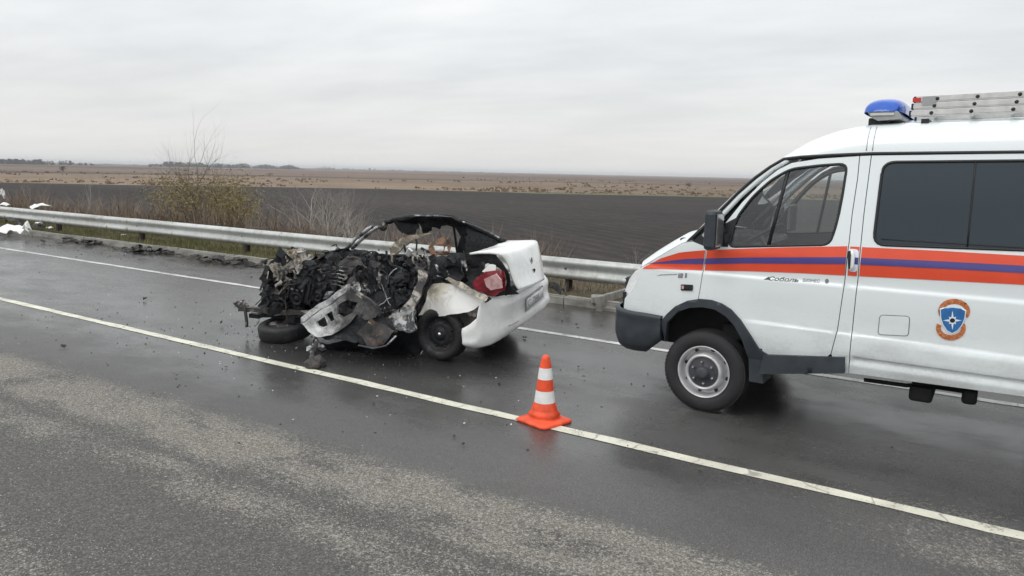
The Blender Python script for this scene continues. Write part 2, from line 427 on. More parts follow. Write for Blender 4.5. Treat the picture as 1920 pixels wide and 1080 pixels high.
# wet asphalt: one sheet, grit and dried sand lie in bands along the shoulder
def asphalt():
    t = MT('wet_asphalt'); p = t.pos(); sp = t.n('ShaderNodeSeparateXYZ'); t.l(p, sp.inputs[0]); x, y = sp.outputs[0], sp.outputs[1]
    A, S, Mu = (lambda a, b: t.math('ADD', a, b)), (lambda a, b: t.math('SUBTRACT', a, b)), (lambda a, b: t.math('MULTIPLY', a, b))
    big = t.noise(0.55, 5, 0.55, t.map(p, (0.35, 1, 1))); mid = t.noise(2.4, 7, 0.66, t.map(p, (0.6, 1, 1))); med = t.noise(34, 5, 0.68, p)
    fine = t.noise(150, 3, 0.6, p); grit = t.voro(140, p)
    v1 = t.n('ShaderNodeTexVoronoi'); v1.inputs['Scale'].default_value = 118; t.l(p, v1.inputs['Vector']); cell = t.n('ShaderNodeSeparateColor'); t.l(v1.outputs['Color'], cell.inputs[0]); rnd_ = cell.outputs[0]
    # fine dark mat with pale aggregate showing through where traffic has worn it
    base = t.ramp(A(Mu(grit, 0.5), Mu(fine, 0.7)), [(0.26, (0.028, 0.028, 0.029)), (0.50, (0.060, 0.059, 0.058)), (0.74, (0.125, 0.122, 0.117))])
    base = t.mix(t.mr(big, 0.35, 0.65, 0.0, 0.45), base, t.mix(0.55, base, (0.020, 0.020, 0.020)))
    sh = t.mr(A(y, Mu(S(mid, 0.5), 1.2)), 3.9, 3.2)
    chip = t.ramp(A(Mu(rnd_, 0.62), Mu(med, 0.45)), [(0.20, (0.040, 0.039, 0.037)), (0.48, (0.070, 0.067, 0.062)), (0.72, (0.105, 0.100, 0.092)), (0.90, (0.20, 0.192, 0.178))])
    base = t.mix(Mu(sh, 0.85), base, chip)
    # washed-out gravel and sand in bands along the shoulder
    ye = S(y, Mu(A(x, 5.0), 0.035))
    b1 = Mu(t.mr(ye, 2.78, 3.12), t.mr(ye, 3.86, 3.40)); b2 = Mu(Mu(t.mr(ye, 2.30, 2.62), t.mr(ye, 2.98, 2.78)), 0.60)
    b3 = Mu(t.mr(y, 1.95, 1.55), 0.55); b4 = Mu(Mu(t.mr(x, -1.4, 0.2), t.mr(t.math('ABSOLUTE', S(y, 4.72)), 0.75, 0.1)), 0.62)
    band = t.math('MAXIMUM', t.math('MAXIMUM', b1, b2), t.math('MAXIMUM', b3, b4))
    cover = Mu(band, A(0.66, A(Mu(S(mid, 0.5), 2.4), Mu(S(big, 0.5), 1.4))))
    dirt = t.mr(A(cover, A(Mu(S(med, 0.5), 1.15), Mu(S(rnd_, 0.5), 0.16))), 0.18, 0.66)
    dirt = Mu(dirt, t.mr(band, 0.0, 0.12))
    sand = t.ramp(A(Mu(rnd_, 0.55), Mu(med, 0.5)), [(0.20, (0.085, 0.078, 0.066)), (0.44, (0.150, 0.139, 0.120)), (0.66, (0.215, 0.202, 0.177)), (0.85, (0.36, 0.346, 0.315))])
    # mud along the far kerb, a darker patch under and round the wreck
    far = t.mr(A(y, Mu(S(mid, 0.5), 1.6)), 9.25, 9.8)
    cx = t.math('DIVIDE', A(x, 5.9), 2.3); cy = t.math('DIVIDE', S(y, 6.3), 1.05)
    d2 = t.math('SQRT', A(Mu(cx, cx), Mu(cy, cy)))
    darkm = Mu(t.mr(A(d2, Mu(S(mid, 0.5), 0.9)), 1.25, 0.55), 0.8)
    # water film: smooth in the far lane, in patches nearer, broken up on the gravelled shoulder
    lane = t.mr(A(y, Mu(S(mid, 0.5), 0.8)), 3.4, 5.0)
    wet = Mu(Mu(S(1.0, sh), t.mr(A(Mu(big, 0.65), A(Mu(mid, 0.40), Mu(S(lane, 0.6), 0.22))), 0.40, 0.70)), S(1.0, dirt))
    base = t.mix(Mu(wet, 0.48), base, t.mix(0.5, base, (0.010, 0.010, 0.0105)))
    col = t.mix(dirt, base, sand)
    col = t.mix(Mu(far, 0.75), col, (0.050, 0.044, 0.038)); col = t.mix(darkm, col, (0.012, 0.012, 0.012))
    ro = A(Mu(S(1.0, wet), 0.30), A(0.17, Mu(S(1.0, lane), 0.12))); ro = A(ro, Mu(t.math('MAXIMUM', dirt, Mu(sh, 0.6)), 0.40))
    t.set(Base_Color=col, Roughness=ro); t.b.inputs['IOR'].default_value = 1.47
    h = Mu(A(Mu(grit, 0.5), A(Mu(fine, 0.5), Mu(dirt, rnd_))), S(1.10, Mu(wet, 0.80)))
    t.bump(h, 0.45, 0.006); M['wet_asphalt'] = t.m
asphalt()
def marking(name, col, thr):
    t = MT(name); p = t.pos(); n = t.noise(4, 6, 0.65, p); f = t.noise(60, 4, 0.65, p)
    w = t.n('ShaderNodeTexWave', wave_type='BANDS', bands_direction='X'); t.l(p, w.inputs[0]); w.inputs['Scale'].default_value = 0.75; w.inputs['Distortion'].default_value = 7.0; w.inputs['Detail'].default_value = 3.0; w.inputs['Detail Scale'].default_value = 2.5
    wear = t.mr(t.math('ADD', t.math('MULTIPLY', n, 0.6), t.math('MULTIPLY', f, 0.55)), thr, thr + 0.14)
    crack = t.mr(w.outputs[1], 0.012, 0.0)
    col2 = t.ramp(t.noise(2.4, 4, 0.6, p), [(0.35, tuple(c * 0.72 for c in col)), (0.65, col)])
    c = t.mix(t.math('MAXIMUM', t.math('MULTIPLY', wear, 0.85), t.math('MULTIPLY', crack, 0.5)), col2, (0.07, 0.068, 0.062))
    t.set(Base_Color=c, Roughness=0.5); t.bump(f, 0.3, 0.004); M[name] = t.m
marking('line_paint', (0.74, 0.72, 0.60), 0.60)
marking('edge_paint', (0.66, 0.66, 0.64), 0.58)

def soil(name, stops, sc, furrow=None, bump=0.6):
    t = MT(name); p = t.pos(); a = t.noise(sc[0], 6, 0.6, t.map(p, (0.35, 1, 1), (0, 0, 0.6))); b = t.noise(sc[1], 6, 0.65, p); c = t.noise(sc[2], 4, 0.6, p)
    k = t.math('ADD', t.math('MULTIPLY', a, 0.5), t.math('ADD', t.math('MULTIPLY', b, 0.3), t.math('MULTIPLY', c, 0.2)))
    if furrow:
        w = t.n('ShaderNodeTexWave', wave_type='BANDS', bands_direction='Y'); t.l(t.map(p, (1, 1, 1), (0, 0, furrow[0])), w.inputs[0]); w.inputs['Scale'].default_value = furrow[1]; w.inputs['Distortion'].default_value = 4.0; w.inputs['Detail'].default_value = 3.0; w.inputs['Detail Scale'].default_value = 2.0
        k = t.math('ADD', k, t.math('MULTIPLY', t.math('SUBTRACT', w.outputs[1], 0.5), furrow[2]))
    t.set(Base_Color=t.ramp(k, stops), Roughness=0.95); t.b.inputs['Specular IOR Level'].default_value = 0.15
    t.bump(t.math('ADD', b, c), bump, 0.08); M[name] = t.m
soil('ploughed_earth', [(0.36, (0.020, 0.0175, 0.0165)), (0.5, (0.037, 0.032, 0.030)), (0.64, (0.060, 0.051, 0.046))], (0.05, 0.7, 5.0), (0.62, 0.30, 0.10))
soil('stubble', [(0.36, (0.105, 0.072, 0.050)), (0.5, (0.175, 0.128, 0.090)), (0.64, (0.25, 0.195, 0.14))], (0.012, 0.06, 0.5))
soil('far_steppe', [(0.36, (0.075, 0.056, 0.046)), (0.5, (0.135, 0.098, 0.078)), (0.64, (0.20, 0.15, 0.115))], (0.004, 0.02, 0.12))
soil('dark_strip', [(0.36, (0.05, 0.045, 0.040)), (0.64, (0.10, 0.085, 0.07))], (0.01, 0.08, 0.6))
soil('field_margin', [(0.36, (0.085, 0.085, 0.05)), (0.64, (0.18, 0.16, 0.10))], (0.02, 0.2, 1.5))
soil('verge_soil', [(0.34, (0.050, 0.044, 0.030)), (0.5, (0.090, 0.080, 0.050)), (0.66, (0.14, 0.12, 0.075))], (0.6, 3, 22))
soil('bank_soil', [(0.34, (0.060, 0.046, 0.034)), (0.5, (0.105, 0.080, 0.058)), (0.66, (0.17, 0.13, 0.095))], (0.4, 2, 14))

def leafy(name, c1, c2, trans=0.25):
    t = MT(name); oi = t.n('ShaderNodeObjectInfo'); n = t.noise(3.0, 4, 0.6); r = t.n('ShaderNodeNewGeometry')
    k = t.math('ADD', t.math('MULTIPLY', n, 0.5), t.math('MULTIPLY', r.outputs['Random Per Island'], 0.5))
    t.set(Base_Color=t.ramp(k, [(0.25, c1), (0.75, c2)]), Roughness=0.8); t.b.inputs['Specular IOR Level'].default_value = 0.2
    M[name] = t.m
leafy('leaf_olive', (0.140, 0.112, 0.042), (0.32, 0.258, 0.110))
leafy('grass_green', (0.085, 0.088, 0.030), (0.24, 0.225, 0.105))
leafy('dry_weed', (0.115, 0.085, 0.062), (0.28, 0.215, 0.160))
leafy('tuft', (0.125, 0.092, 0.060), (0.21, 0.16, 0.105))
leafy('far_tree', (0.030, 0.030, 0.028), (0.075, 0.070, 0.062))
# ------------------------------------------------------------------ ground
def flat(name, poly, z, mat, kind='structure', label=None):
    m = MB(); m.add([(x, y, z) for x, y in poly], [list(range(len(poly)))]); o = m.build(name, M[mat]); tag(o, kind=kind, label=label)
    if o.data.polygons[0].normal.z < 0: o.data.flip_normals()
    return o
flat('terrain', [(-6000, -400), (6000, -400), (6000, 6000), (-6000, 6000)], -1.10, 'far_steppe')
RW = 10.0                                             # foot of the far kerb
flat('road', [(-260, -14), (90, -14), (90, RW + 0.03), (-260, RW + 0.03)], 0.0, 'wet_asphalt', label='wet grey asphalt road with pale grit along its near shoulder')
LC, LE = 4.99, 8.05
def strip(name, y0, w, z, mat, x0=-240, x1=80, label=None):
    m = MB(); xs = list(np.arange(x0, -30, 6.0)) + list(np.arange(-30, 8, 0.22)) + list(np.arange(8, x1, 6.0))
    rows = []
    for side in (-0.5, 0.5):
        rows.append([(x, y0 + side * w + (0.016 * nz(x * 2.1, side * 9, 3.0) if -30 < x < 8 else 0), z) for x in xs])
    m.grid(rows, smooth=False); o = m.build(name, M[mat]); tag(o, kind='structure', label=label)
    o.data.flip_normals() if o.data.polygons[0].normal.z < 0 else None
    return o
strip('centre_line', LC, 0.115, 0.004, 'line_paint', label='worn cream solid line beside the orange cone')
strip('edge_line', LE, 0.11, 0.004, 'edge_paint', label='worn white solid line behind the wrecked car')

def up(pts, z): return [tuple(gz(x, y, z)[:2]) for x, y in pts]
FE = [(-500, 331), (0, 342), (240, 347), (470, 350), (700, 354), (900, 359), (1000, 362), (1200, 366), (1420, 371), (1700, 378), (2300, 393)]
far_edge = up(FE, -1.0)
flat('ploughed_field', [(-400, 16.4), (200, 16.4)] + far_edge[::-1] , -1.0, 'ploughed_earth', label='dark ploughed field beyond the guardrail')
F1 = [(-500, 314), (0, 324), (240, 327), (500, 331), (760, 337), (1000, 341), (1400, 349), (2300, 372)]
flat('stubble_field', far_edge + up(F1, -1.02)[::-1], -1.02, 'stubble', label='tan stubble field beyond the ploughed field')
F2 = [(x, y - 3.5 * max(0.35, 1 - x / 1500)) for x, y in F1]
flat('fallow_strip', up(F1, -1.03) + up(F2, -1.03)[::-1], -1.03, 'dark_strip')
F3 = [(-500, 298), (0, 310.5), (260, 316), (520, 320)]; F4 = [(-500, 296.5), (0, 308.5), (260, 314.5), (520, 319.5)]
flat('far_fallow_strip', up(F3, -1.04) + up(F4, -1.04)[::-1], -1.04, 'dark_strip')
mg = [(x, y) for x, y in FE if x >= 900]
flat('field_margin', up([(940, 360.3)] + [(x, y + 0.8) for x, y in mg[1:]], -0.985) + up([(x, y - 3.0) for x, y in mg[1:]], -0.985)[::-1], -0.985, 'field_margin')

# verge and bank fall away behind the kerb
def vprof(y):
    return interp(y, [10.15, 10.3, 10.6, 11.6, 12.4, 14.0, 15.6, 16.8, 18.0], [0.09, 0.115, 0.13, 0.11, 0.02, -0.52, -0.90, -1.03, -1.08])
def vz(x, y):
    k = sstep(10.2, 10.8, y); return vprof(y) + k * (0.05 * nz(x * 0.9, y * 0.9, 1.0) + 0.022 * nz(x * 5, y * 5, 4.0))
def ground_sheet(name, y0, y1, dy, mat, label):
    xs = list(np.arange(-260, -40, 6.0)) + list(np.arange(-40, 6, 0.18)) + list(np.arange(6, 90, 4.0)); ys = list(np.arange(y0, y1 + 1e-6, dy))
    m = MB(); m.grid([[(x, y, vz(x, y)) for x in xs] for y in ys]); o = m.build(name, M[mat]); tag(o, kind='structure', label=label)
    if o.data.polygons[10].normal.z < 0: o.data.flip_normals()
ground_sheet('verge', 10.12, 12.12, 0.2, 'verge_soil', 'grassy verge between kerb and guardrail')
ground_sheet('bank', 12.12, 17.52, 0.3, 'bank_soil', 'weedy bank falling from the verge to the field')

# kerb stones
kerb = empty('kerb', (0, RW, 0)); tag(kerb, 'weathered concrete kerb along the far side of the road', kind='structure')
kms = []
for k in range(4):
    bm = bmesh.new(); bmesh.ops.create_cube(bm, size=1.0)
    for v in bm.verts: v.co = Vector((v.co.x * 0.985, v.co.y * 0.15, v.co.z * 0.30))
    bmesh.ops.bevel(bm, geom=[e for e in bm.edges if e.verts[0].co.z > 0 and e.verts[1].co.z > 0], offset=0.022, segments=2, affect='EDGES')
    for v in bm.verts:
        if v.co.z > 0: v.co += Vector((rnd.uniform(-.004, .004), rnd.uniform(-.006, .006), rnd.uniform(-.006, .006)))
    me = bpy.data.meshes.new('kerb_stone'); bm.to_mesh(me); bm.free(); me.materials.append(M['concrete']); kms.append(me)
for k in range(64):
    o = bpy.data.objects.new('kerb_stone', kms[k % 4]); C.objects.link(o); o.parent = kerb
    o.location = (-48 + k * 1.0, 0.08 + rnd.uniform(-.008, .008), -0.02 + rnd.uniform(-.008, .006)); o.rotation_euler = (rnd.uniform(-.02, .02), 0, rnd.uniform(-.008, .008))

# ------------------------------------------------------------------ guardrail
GY = 10.40
rail = empty('guardrail', (0, GY, 0), label='galvanised corrugated guardrail on steel posts along the road', cat='guardrail')
prof = [(0.012, .668), (0, .677), (-.016, .674), (-.070, .632), (-.080, .610), (-.074, .580), (-.026, .535), (-.020, .505), (-.026, .474), (-.074, .430), (-.080, .402), (-.070, .378), (-.016, .337), (0, .333), (0.012, .342)]
PX0 = gy(1057, 545, GY)[0]
def beam_mesh():
    m = MB(); n = 9; xs = [-2.16 + 4.32 * i / (n - 1) for i in range(n)]
    m.grid([[(x, p[0], p[1]) for p in prof] for x in xs]); m.grid([[(x, p[0] + 0.004, p[1]) for p in prof] for x in xs])
    return m
bm_ = beam_mesh().build('rail_beam', M['galvanised'], rail)
pm = MB()
for (dx, dy_, sx, sy) in ((0, .0, .005, .12), (.032, -.06, .064, .005), (.032, .06, .064, .005)): pm.box((dx, .10 + dy_, .10), (sx, sy, 1.1))
post0 = pm.build('post', M['post_rust'], rail)
bk = MB(); bk.box((0.03, 0.012, .505), (.085, .055, .075)); bk.lathe([(.0, -.032), (.016, -.030), (.016, -.014)], 8, axis='Y', c=(0.03, 0, .505))
br0 = bk.build('bracket', M['post_rust'], rail)
first = True
for k in range(-13, 6):
    x = PX0 + k * 4.0
    for proto, off in ((bm_, 2.0), (post0, 0.0), (br0, 0.0)):
        o = proto if first else proto.copy()
        if not first: C.objects.link(o)
        o.location = (x + off, (0.003 if (proto is bm_ and k % 2) else 0.0), rnd.uniform(-.004, .004)); 
        if proto is bm_: o.rotation_euler = (0, rnd.uniform(-.0012, .0012), rnd.uniform(-.0015, .0015))
        if proto is post0: o.rotation_euler = (0, rnd.uniform(-.01, .02), 0)
    first = False

# concrete water chute through the kerb
p = gz(1138, 592); ch = empty('drain_chute', (p[0], RW - 0.02, 0), label='pale concrete drain chute cutting through the kerb', cat='drain chute')
m = MB(); m.box((0, .45, .00), (.46, 1.0, .10), bev=.012); m.build('chute_floor', M['concrete'], ch)
for s in (-1, 1):
    m = MB(); m.box((s * .27, .40, .085), (.09, 1.1, .27), Matrix.Rotation(s * .12, 3, 'Y'), bev=.015); m.build('chute_wall', M['concrete'], ch)
m = MB(); m.box((-.40, .10, .13), (.20, .22, .12), Matrix.Rotation(.5, 3, 'Z'), bev=.02); m.build('chute_rubble', M['concrete'], ch)

# ------------------------------------------------------------------ vegetation
def branch(mb, p, d, L, r, depth, spread, leaf=None, tips=None, seg=5, sides=5, up_=0.12):
    pts = [p]; rr = [r]; cur = Vector(p); dv = Vector(d).normalized()
    for i in range(seg):
        dv = (dv + Vector((rnd.gauss(0, .13), rnd.gauss(0, .13), rnd.gauss(0, .08) + up_ * 0.5))).normalized()
        cur = cur + dv * (L / seg); pts.append(tuple(cur)); rr.append(r * (1 - 0.75 * (i + 1) / seg))
        if depth > 0 and i >= 1:
            for q in range(rnd.choice((0, 1, 1, 2)) if i < seg - 1 else 2):
                a = rnd.uniform(0, 2 * math.pi); t = dv.orthogonal().normalized(); t = Matrix.Rotation(a, 3, dv) @ t
                nd = (dv + t * spread * rnd.uniform(.6, 1.3)).normalized()
                branch(mb, tuple(cur), nd, L * rnd.uniform(.42, .68), rr[-1] * .72, depth - 1, spread, leaf, tips, max(3, seg - 1), max(3, sides - 1), up_)
        if tips is not None and depth <= 1: tips.append((tuple(cur), dv.copy()))
    mb.tube(pts, rr, sides, caps=False)
def leaf_cloud(pts, n, size, spread):
    m = MB()
    for _ in range(n):
        c, d = rnd.choice(pts); c = Vector(c) + Vector((rnd.gauss(0, spread), rnd.gauss(0, spread), rnd.gauss(0, spread)))
        a = Vector((rnd.gauss(0, 1), rnd.gauss(0, 1), rnd.gauss(0, 1))).normalized(); b = a.orthogonal().normalized(); s = size * rnd.uniform(.6, 1.3)
        m.add([c - a * s, c + b * s * .45, c + a * s, c - b * s * .45], [(0, 1, 2, 3)])
    return m
def shrub(name, loc, label, cat, stems, H, spread, depth, mat, leaves=0, lsize=.02, lspread=.1, zmax=None, r=.018, lean=.35, group=None):
    o = empty(name, loc, label=label, cat=cat, group=group); w = MB(); tips = []
    for k in range(stems):
        a = rnd.uniform(0, 2 * math.pi); h = H * rnd.uniform(.55, 1.0) if k else H
        d = (math.cos(a) * lean * rnd.uniform(.3, 1.2), math.sin(a) * lean * rnd.uniform(.3, 1.2), 1) if k else (rnd.uniform(-.08, .08), 0, 1)
        branch(w, (rnd.gauss(0, .12 if stems > 1 else 0), rnd.gauss(0, .12 if stems > 1 else 0), -.08), d, h * .62, r * (1 if not k else .75), depth, spread, tips=tips)
    w.build('branches', M[mat], o)
    if leaves:
        tp = [t for t in tips if zmax is None or t[0][2] < zmax]
        f = leaf_cloud(tp, leaves, lsize, lspread).build('foliage', M['leaf_olive'], o); tag(f, kind='stuff')
    return o
q = gy(378, 418, 12.6)
rnd.seed(11)
shrub('leafy_shrub', (q[0], 12.6, vz(q[0], 12.6)), 'tall twiggy shrub with olive yellow leaves behind the guardrail', 'shrub', 20, 2.6, .50, 3, 'bark', 5000, .027, .25, 1.5, .026, .80)
q = gy(425, 425, 12.9); shrub('leafy_shrub', (q[0], 12.9, vz(q[0], 12.9)), 'shorter olive shrub just right of the tall twiggy one', 'shrub', 14, 2.0, .5, 3, 'bark', 2600, .026, .23, 1.2, .024, .85)
rnd.seed(23)
q = gy(372, 410, 13.2); tr = shrub('sapling', (q[0], 13.2, vz(q[0], 13.2)), 'thin bare sapling rising above the olive shrub', 'sapling', 6, 3.7, .50, 3, 'bark', r=.042, lean=.42)
rnd.seed(5)
q = gy(600, 440, 12.7); shrub('bare_shrub', (q[0], 12.7, vz(q[0], 12.7)), 'leafless grey shrub with spreading twigs left of the wreck roof', 'shrub', 14, 2.3, .62, 3, 'bark_grey', r=.036, lean=1.0)
q = gy(655, 440, 12.4); shrub('bare_shrub', (q[0], 12.4, vz(q[0], 12.4)), 'low leafless shrub close behind the wreck windscreen pillar', 'shrub', 10, 1.8, .62, 2, 'bark_grey', r=.032, lean=.9)
rnd.seed(9)
q = gy(160, 398, 13.0); shrub('bare_shrub', (q[0], 13.0, vz(q[0], 13.0)), 'thin brown leafless shrub near the white debris behind the guardrail', 'shrub', 9, 2.0, .5, 2, 'bark_grey', r=.030, lean=.7)
q = gy(245, 400, 13.4); shrub('bare_shrub', (q[0], 13.4, vz(q[0], 13.4)), 'sparse leafless shrub left of the olive shrub', 'shrub', 9, 1.9, .5, 2, 'bark', r=.032, lean=.8)
q = gy(45, 385, 14.5); shrub('bare_shrub', (q[0], 14.5, vz(q[0], 14.5)), 'pale leafless shrub at the far left end of the bank', 'shrub', 6, 2.3, .5, 2, 'bark_grey', r=.024, lean=.5)
rnd.seed(31)
q = gy(1190, 490, 13.0); shrub('bare_shrub', (q[0], 13.0, vz(q[0], 13.0)), 'small pale weed stalk standing just ahead of the van bonnet', 'weed', 4, 1.1, .5, 2, 'bark_grey', r=.010, lean=.5)

def blades(n, xr, yf, hh, w, bend=.35, patchy=False):
    m = MB()
    for _ in range(n):
        x = rnd.uniform(*xr); y = yf(); z = vz(x, y) - .01
        if patchy and nz(x * .55, y * .9, 3.3) + .35 * nz(x * 2.6, y * 2.6, 8.1) + rnd.uniform(-.25, .25) < .02: continue
        h = hh * rnd.uniform(.2, 1.0) ** 1.4 * 1.35 * (0.6 + 0.8 * max(0, nz(x * .8, y * .8, 7) + .4)); a = rnd.uniform(0, 6.283); c, s = math.cos(a), math.sin(a); b = h * bend * rnd.uniform(.2, 1.4); ww = w * rnd.uniform(.6, 1.3)
        m.add([(x - s * ww, y + c * ww, z), (x + s * ww, y - c * ww, z), (x + c * b * .4 + s * ww * .6, y + s * b * .4 - c * ww * .6, z + h * .6), (x + c * b, y + s * b, z + h), (x + c * b * .4 - s * ww * .6, y + s * b * .4 + c * ww * .6, z + h * .6)], [(0, 1, 2, 4), (4, 2, 3)])
    return m
rnd.seed(3)
tag(blades(26000, (-27, -8.6), lambda: 10.22 + 2.2 * rnd.random() ** 1.2, .10, .0065).build('grass', M['grass_green']), 'short green brown grass between kerb and guardrail', kind='stuff')
tag(blades(6500, (-8.8, 1), lambda: 10.3 + 2.2 * rnd.random(), .10, .006).build('dry_grass', M['dry_weed']), 'sparse dry grass on the bare soil under the guardrail', kind='stuff')
tag(blades(33000, (-34, -7.2), lambda: 11.6 + 1.9 * rnd.random(), .72, .0085, .6, True).build('dry_weeds', M['dry_weed']), 'brown dry weeds on the bank behind the guardrail', kind='stuff')

# woods and bushes along the horizon
def wood(name, spans, dist, hts, label, n):
    m = MB()
    for _ in range(n):
        x0, x1, y0, y1 = rnd.choice(spans); t = rnd.random(); px = lerp(x0, x1, t); d = ray(px, 330.0); d = d / math.hypot(d[0], d[1]) * dist * rnd.uniform(.93, 1.07)
        base = Vector((d[0], d[1], -1.1)); h = hts * rnd.uniform(.4, 1.1) * lerp(y0, y1, t) * (.85 + .45 * noise.noise(Vector((px * .045, dist * .01, 0)))) * min(1, .35 + 6 * t, .35 + 6 * (1 - t))
        for _k in range(22):
            u = rnd.random(); rad = h * (.10 + .30 * math.sin(math.pi * min(1, u * .85 + .12))); c = base + Vector((rnd.gauss(0, rad * .6), rnd.gauss(0, rad * .6), u * h)); s = h * .13 * rnd.uniform(.6, 1.4)
            a = Vector((rnd.gauss(0, 1), rnd.gauss(0, 1), rnd.gauss(0, 1))).normalized(); b = a.orthogonal().normalized()
            m.add([c - a * s, c + b * s * .8, c + a * s, c - b * s * .8], [(0, 1, 2, 3)])
    return tag(m.build(name, M['far_tree']), label, kind='stuff')
rnd.seed(2)
wood('wood', [(-260, 190, 1.1, .75), (-100, 90, 1.0, .9)], 1100, 7.5, 'far bare wood on the horizon at its left end', 560)
wood('wood', [(280, 575, 1.0, .75)], 1500, 9.5, 'far wood on the horizon behind the olive shrub', 520)
wood('wood', [(575, 800, .8, .45), (800, 960, .45, .3)], 2100, 9.0, 'low far wood on the horizon left of the wreck', 260)
wood('wood', [(960, 1480, .35, .3), (1480, 1700, .3, .3), (180, 300, .5, .4)], 2400, 8.0, 'faint strip of far trees on the horizon near the van', 420)
rnd.seed(8)
BL = ['dark bush alone in the pale steppe left of the van windscreen', 'low bush on the steppe at the left edge of the fields']
for lab, (px, py, s) in zip(BL, [(1290, 351, .75), (118, 322, 1.1)]):
    g = gz(px, py, -1.03); o = empty('steppe_bush', tuple(g), label=lab, cat='bush', group='bushes in the stubble'); w = MB(); tips = []
    for k in range(5): branch(w, (0, 0, 0), (rnd.gauss(0, .5), rnd.gauss(0, .5), 1), s * 1.0, .03, 1, .6, tips=tips, seg=3, sides=3)
    w.build('branches', M['bark'], o); tag(leaf_cloud(tips, 160, .16 * s, .28 * s).build('foliage', M['far_tree'], o), kind='stuff')

# tufts and low growth that roughen the far fields
rnd.seed(44); m = MB()
for _ in range(1500):
    px = rnd.uniform(-200, 1700); e = interp(px, [q[0] for q in FE], [q[1] for q in FE]); f1 = interp(px, [q[0] for q in F1], [q[1] for q in F1]); t = rnd.random() ** 1.5
    py = lerp(e - .6, f1 - 6, t); g = gz(px, py, -1.02); dist = math.hypot(g[0], g[1])
    if nz(g[0] * .02, g[1] * .012, 2.0) + rnd.uniform(-.25, .25) < 0.0: continue
    h = rnd.uniform(.08, .34) * (1.0 + dist / 500)
    for _k in range(4):
        w = h * rnd.uniform(.8, 2.2); a = rnd.uniform(0, 3.14); c, s_ = math.cos(a) * w / 2, math.sin(a) * w / 2; ox, oy = rnd.gauss(0, w * .6), rnd.gauss(0, w * .6); hh = h * rnd.uniform(.5, 1.1)
        m.add([(g[0] + ox - c, g[1] + oy - s_, -1.04), (g[0] + ox + c, g[1] + oy + s_, -1.04), (g[0] + ox + c * .5, g[1] + oy + s_ * .5, -1.04 + hh), (g[0] + ox - c * .4, g[1] + oy - s_ * .4, -1.04 + hh * .8)], [(0, 1, 2, 3)])
tag(m.build('steppe_tufts', M['tuft']), 'low brown tufts of grass all over the far stubble', kind='stuff')
# ------------------------------------------------------------------ rescue van (local x backwards = world X, y away from the camera, z up)
VYS, VW = 6.09, 1.94
VXW = gy(1318, 698, VYS)[0]
van = empty('rescue_van', (VXW, VYS, 0), label='white rescue van with orange and blue stripes and a blue roof beacon', cat='van')
def vf(u, w):
    v = 0.0
    if w > 1.38: v += 0.105 * min(1.05, ((w - 1.38) / 0.80) ** 1.25)
    if w < 0.80: v += 0.05 * ((0.80 - w) / 0.28) ** 2
    if u > -0.1: v += 0.15 * ((u + 0.1) / 0.95) ** 2
    if w > 0.95: v += 0.012 * sstep(1.185, 1.225, w) - 0.012 * sstep(1.225, 1.42, w)
    v += 0.011 * sstep(-.25, -.45, u) * sstep(0.835 + 0.012 * u, 0.862 + 0.012 * u, w) * (1 - sstep(0.862, 1.15, w)) 
    if u < -1.1: v += 0.022 * sstep(0.668, 0.652, w) * sstep(0.585, 0.645, w) 
    return v
def VS(px, py, off=0.0):
    v = 0.0
    for _ in range(8):
        p = gy(px, py, VYS + v + off); u, w = -(p[0] - VXW), p[2]; v = vf(u, w)
    return (u, w)
def vp(L, off=0.0): return [VS(x, y, off) for x, y in L]
def skin(off=0.0, far=False):
    def f(u, w, d):
        v = vf(u, w) + off + d
        return (-u, VW - v if far else v, w)
    return f
VROWS = (0.555, 0.58, 0.60, 0.62, 0.64, 0.65, 0.66, 0.67, 0.82, 0.835, 0.85, 0.862, 0.88, 1.18, 1.19, 1.20, 1.21, 1.225, 1.24)
def vnormals(o, far):
    """smooth faces take the normal of the body surface itself"""
    me = o.data; N = []; e = .004; cache = {}
    for v in me.vertices:
        u, w = -v.co.x, v.co.z; du = (vf(u + e, w) - vf(u - e, w)) / (2 * e); dw = (vf(u, w + e) - vf(u, w - e)) / (2 * e)
        n = Vector((du * -1 * -1, -1, dw)); n = Vector((-du, -1, dw)); n.normalize(); cache[v.index] = n if not far else Vector((n.x, -n.y, n.z))
    sg = 1
    for p in me.polygons:
        for vi in p.vertices: N.append(tuple(cache[vi]) if p.use_smooth else tuple(p.normal))
    out = (1 if far else -1)
    for p in me.polygons:
        if p.use_smooth and p.normal.y * out < 0: p.flip()
    me.update(); N = []
    for p in me.polygons:
        for vi in p.vertices: N.append(tuple(cache[vi]) if p.use_smooth else tuple(p.normal))
    me.normals_split_custom_set(N); return o
def vpanel(name, outline, mat, holes=(), off=0.0, thick=0.015, far=False, parent=None, gap=0.003, grid=0.07, rows=VROWS):
    m = MB(); ol = inset(outline, gap) if gap else outline
    sheet(m, ol, skin(off, far), holes, grid, rows, 0.04, -thick if False else thick, 0)
    o = fixn(m.build(name, M[mat], parent if parent is not None else van)); return vnormals(o, far)

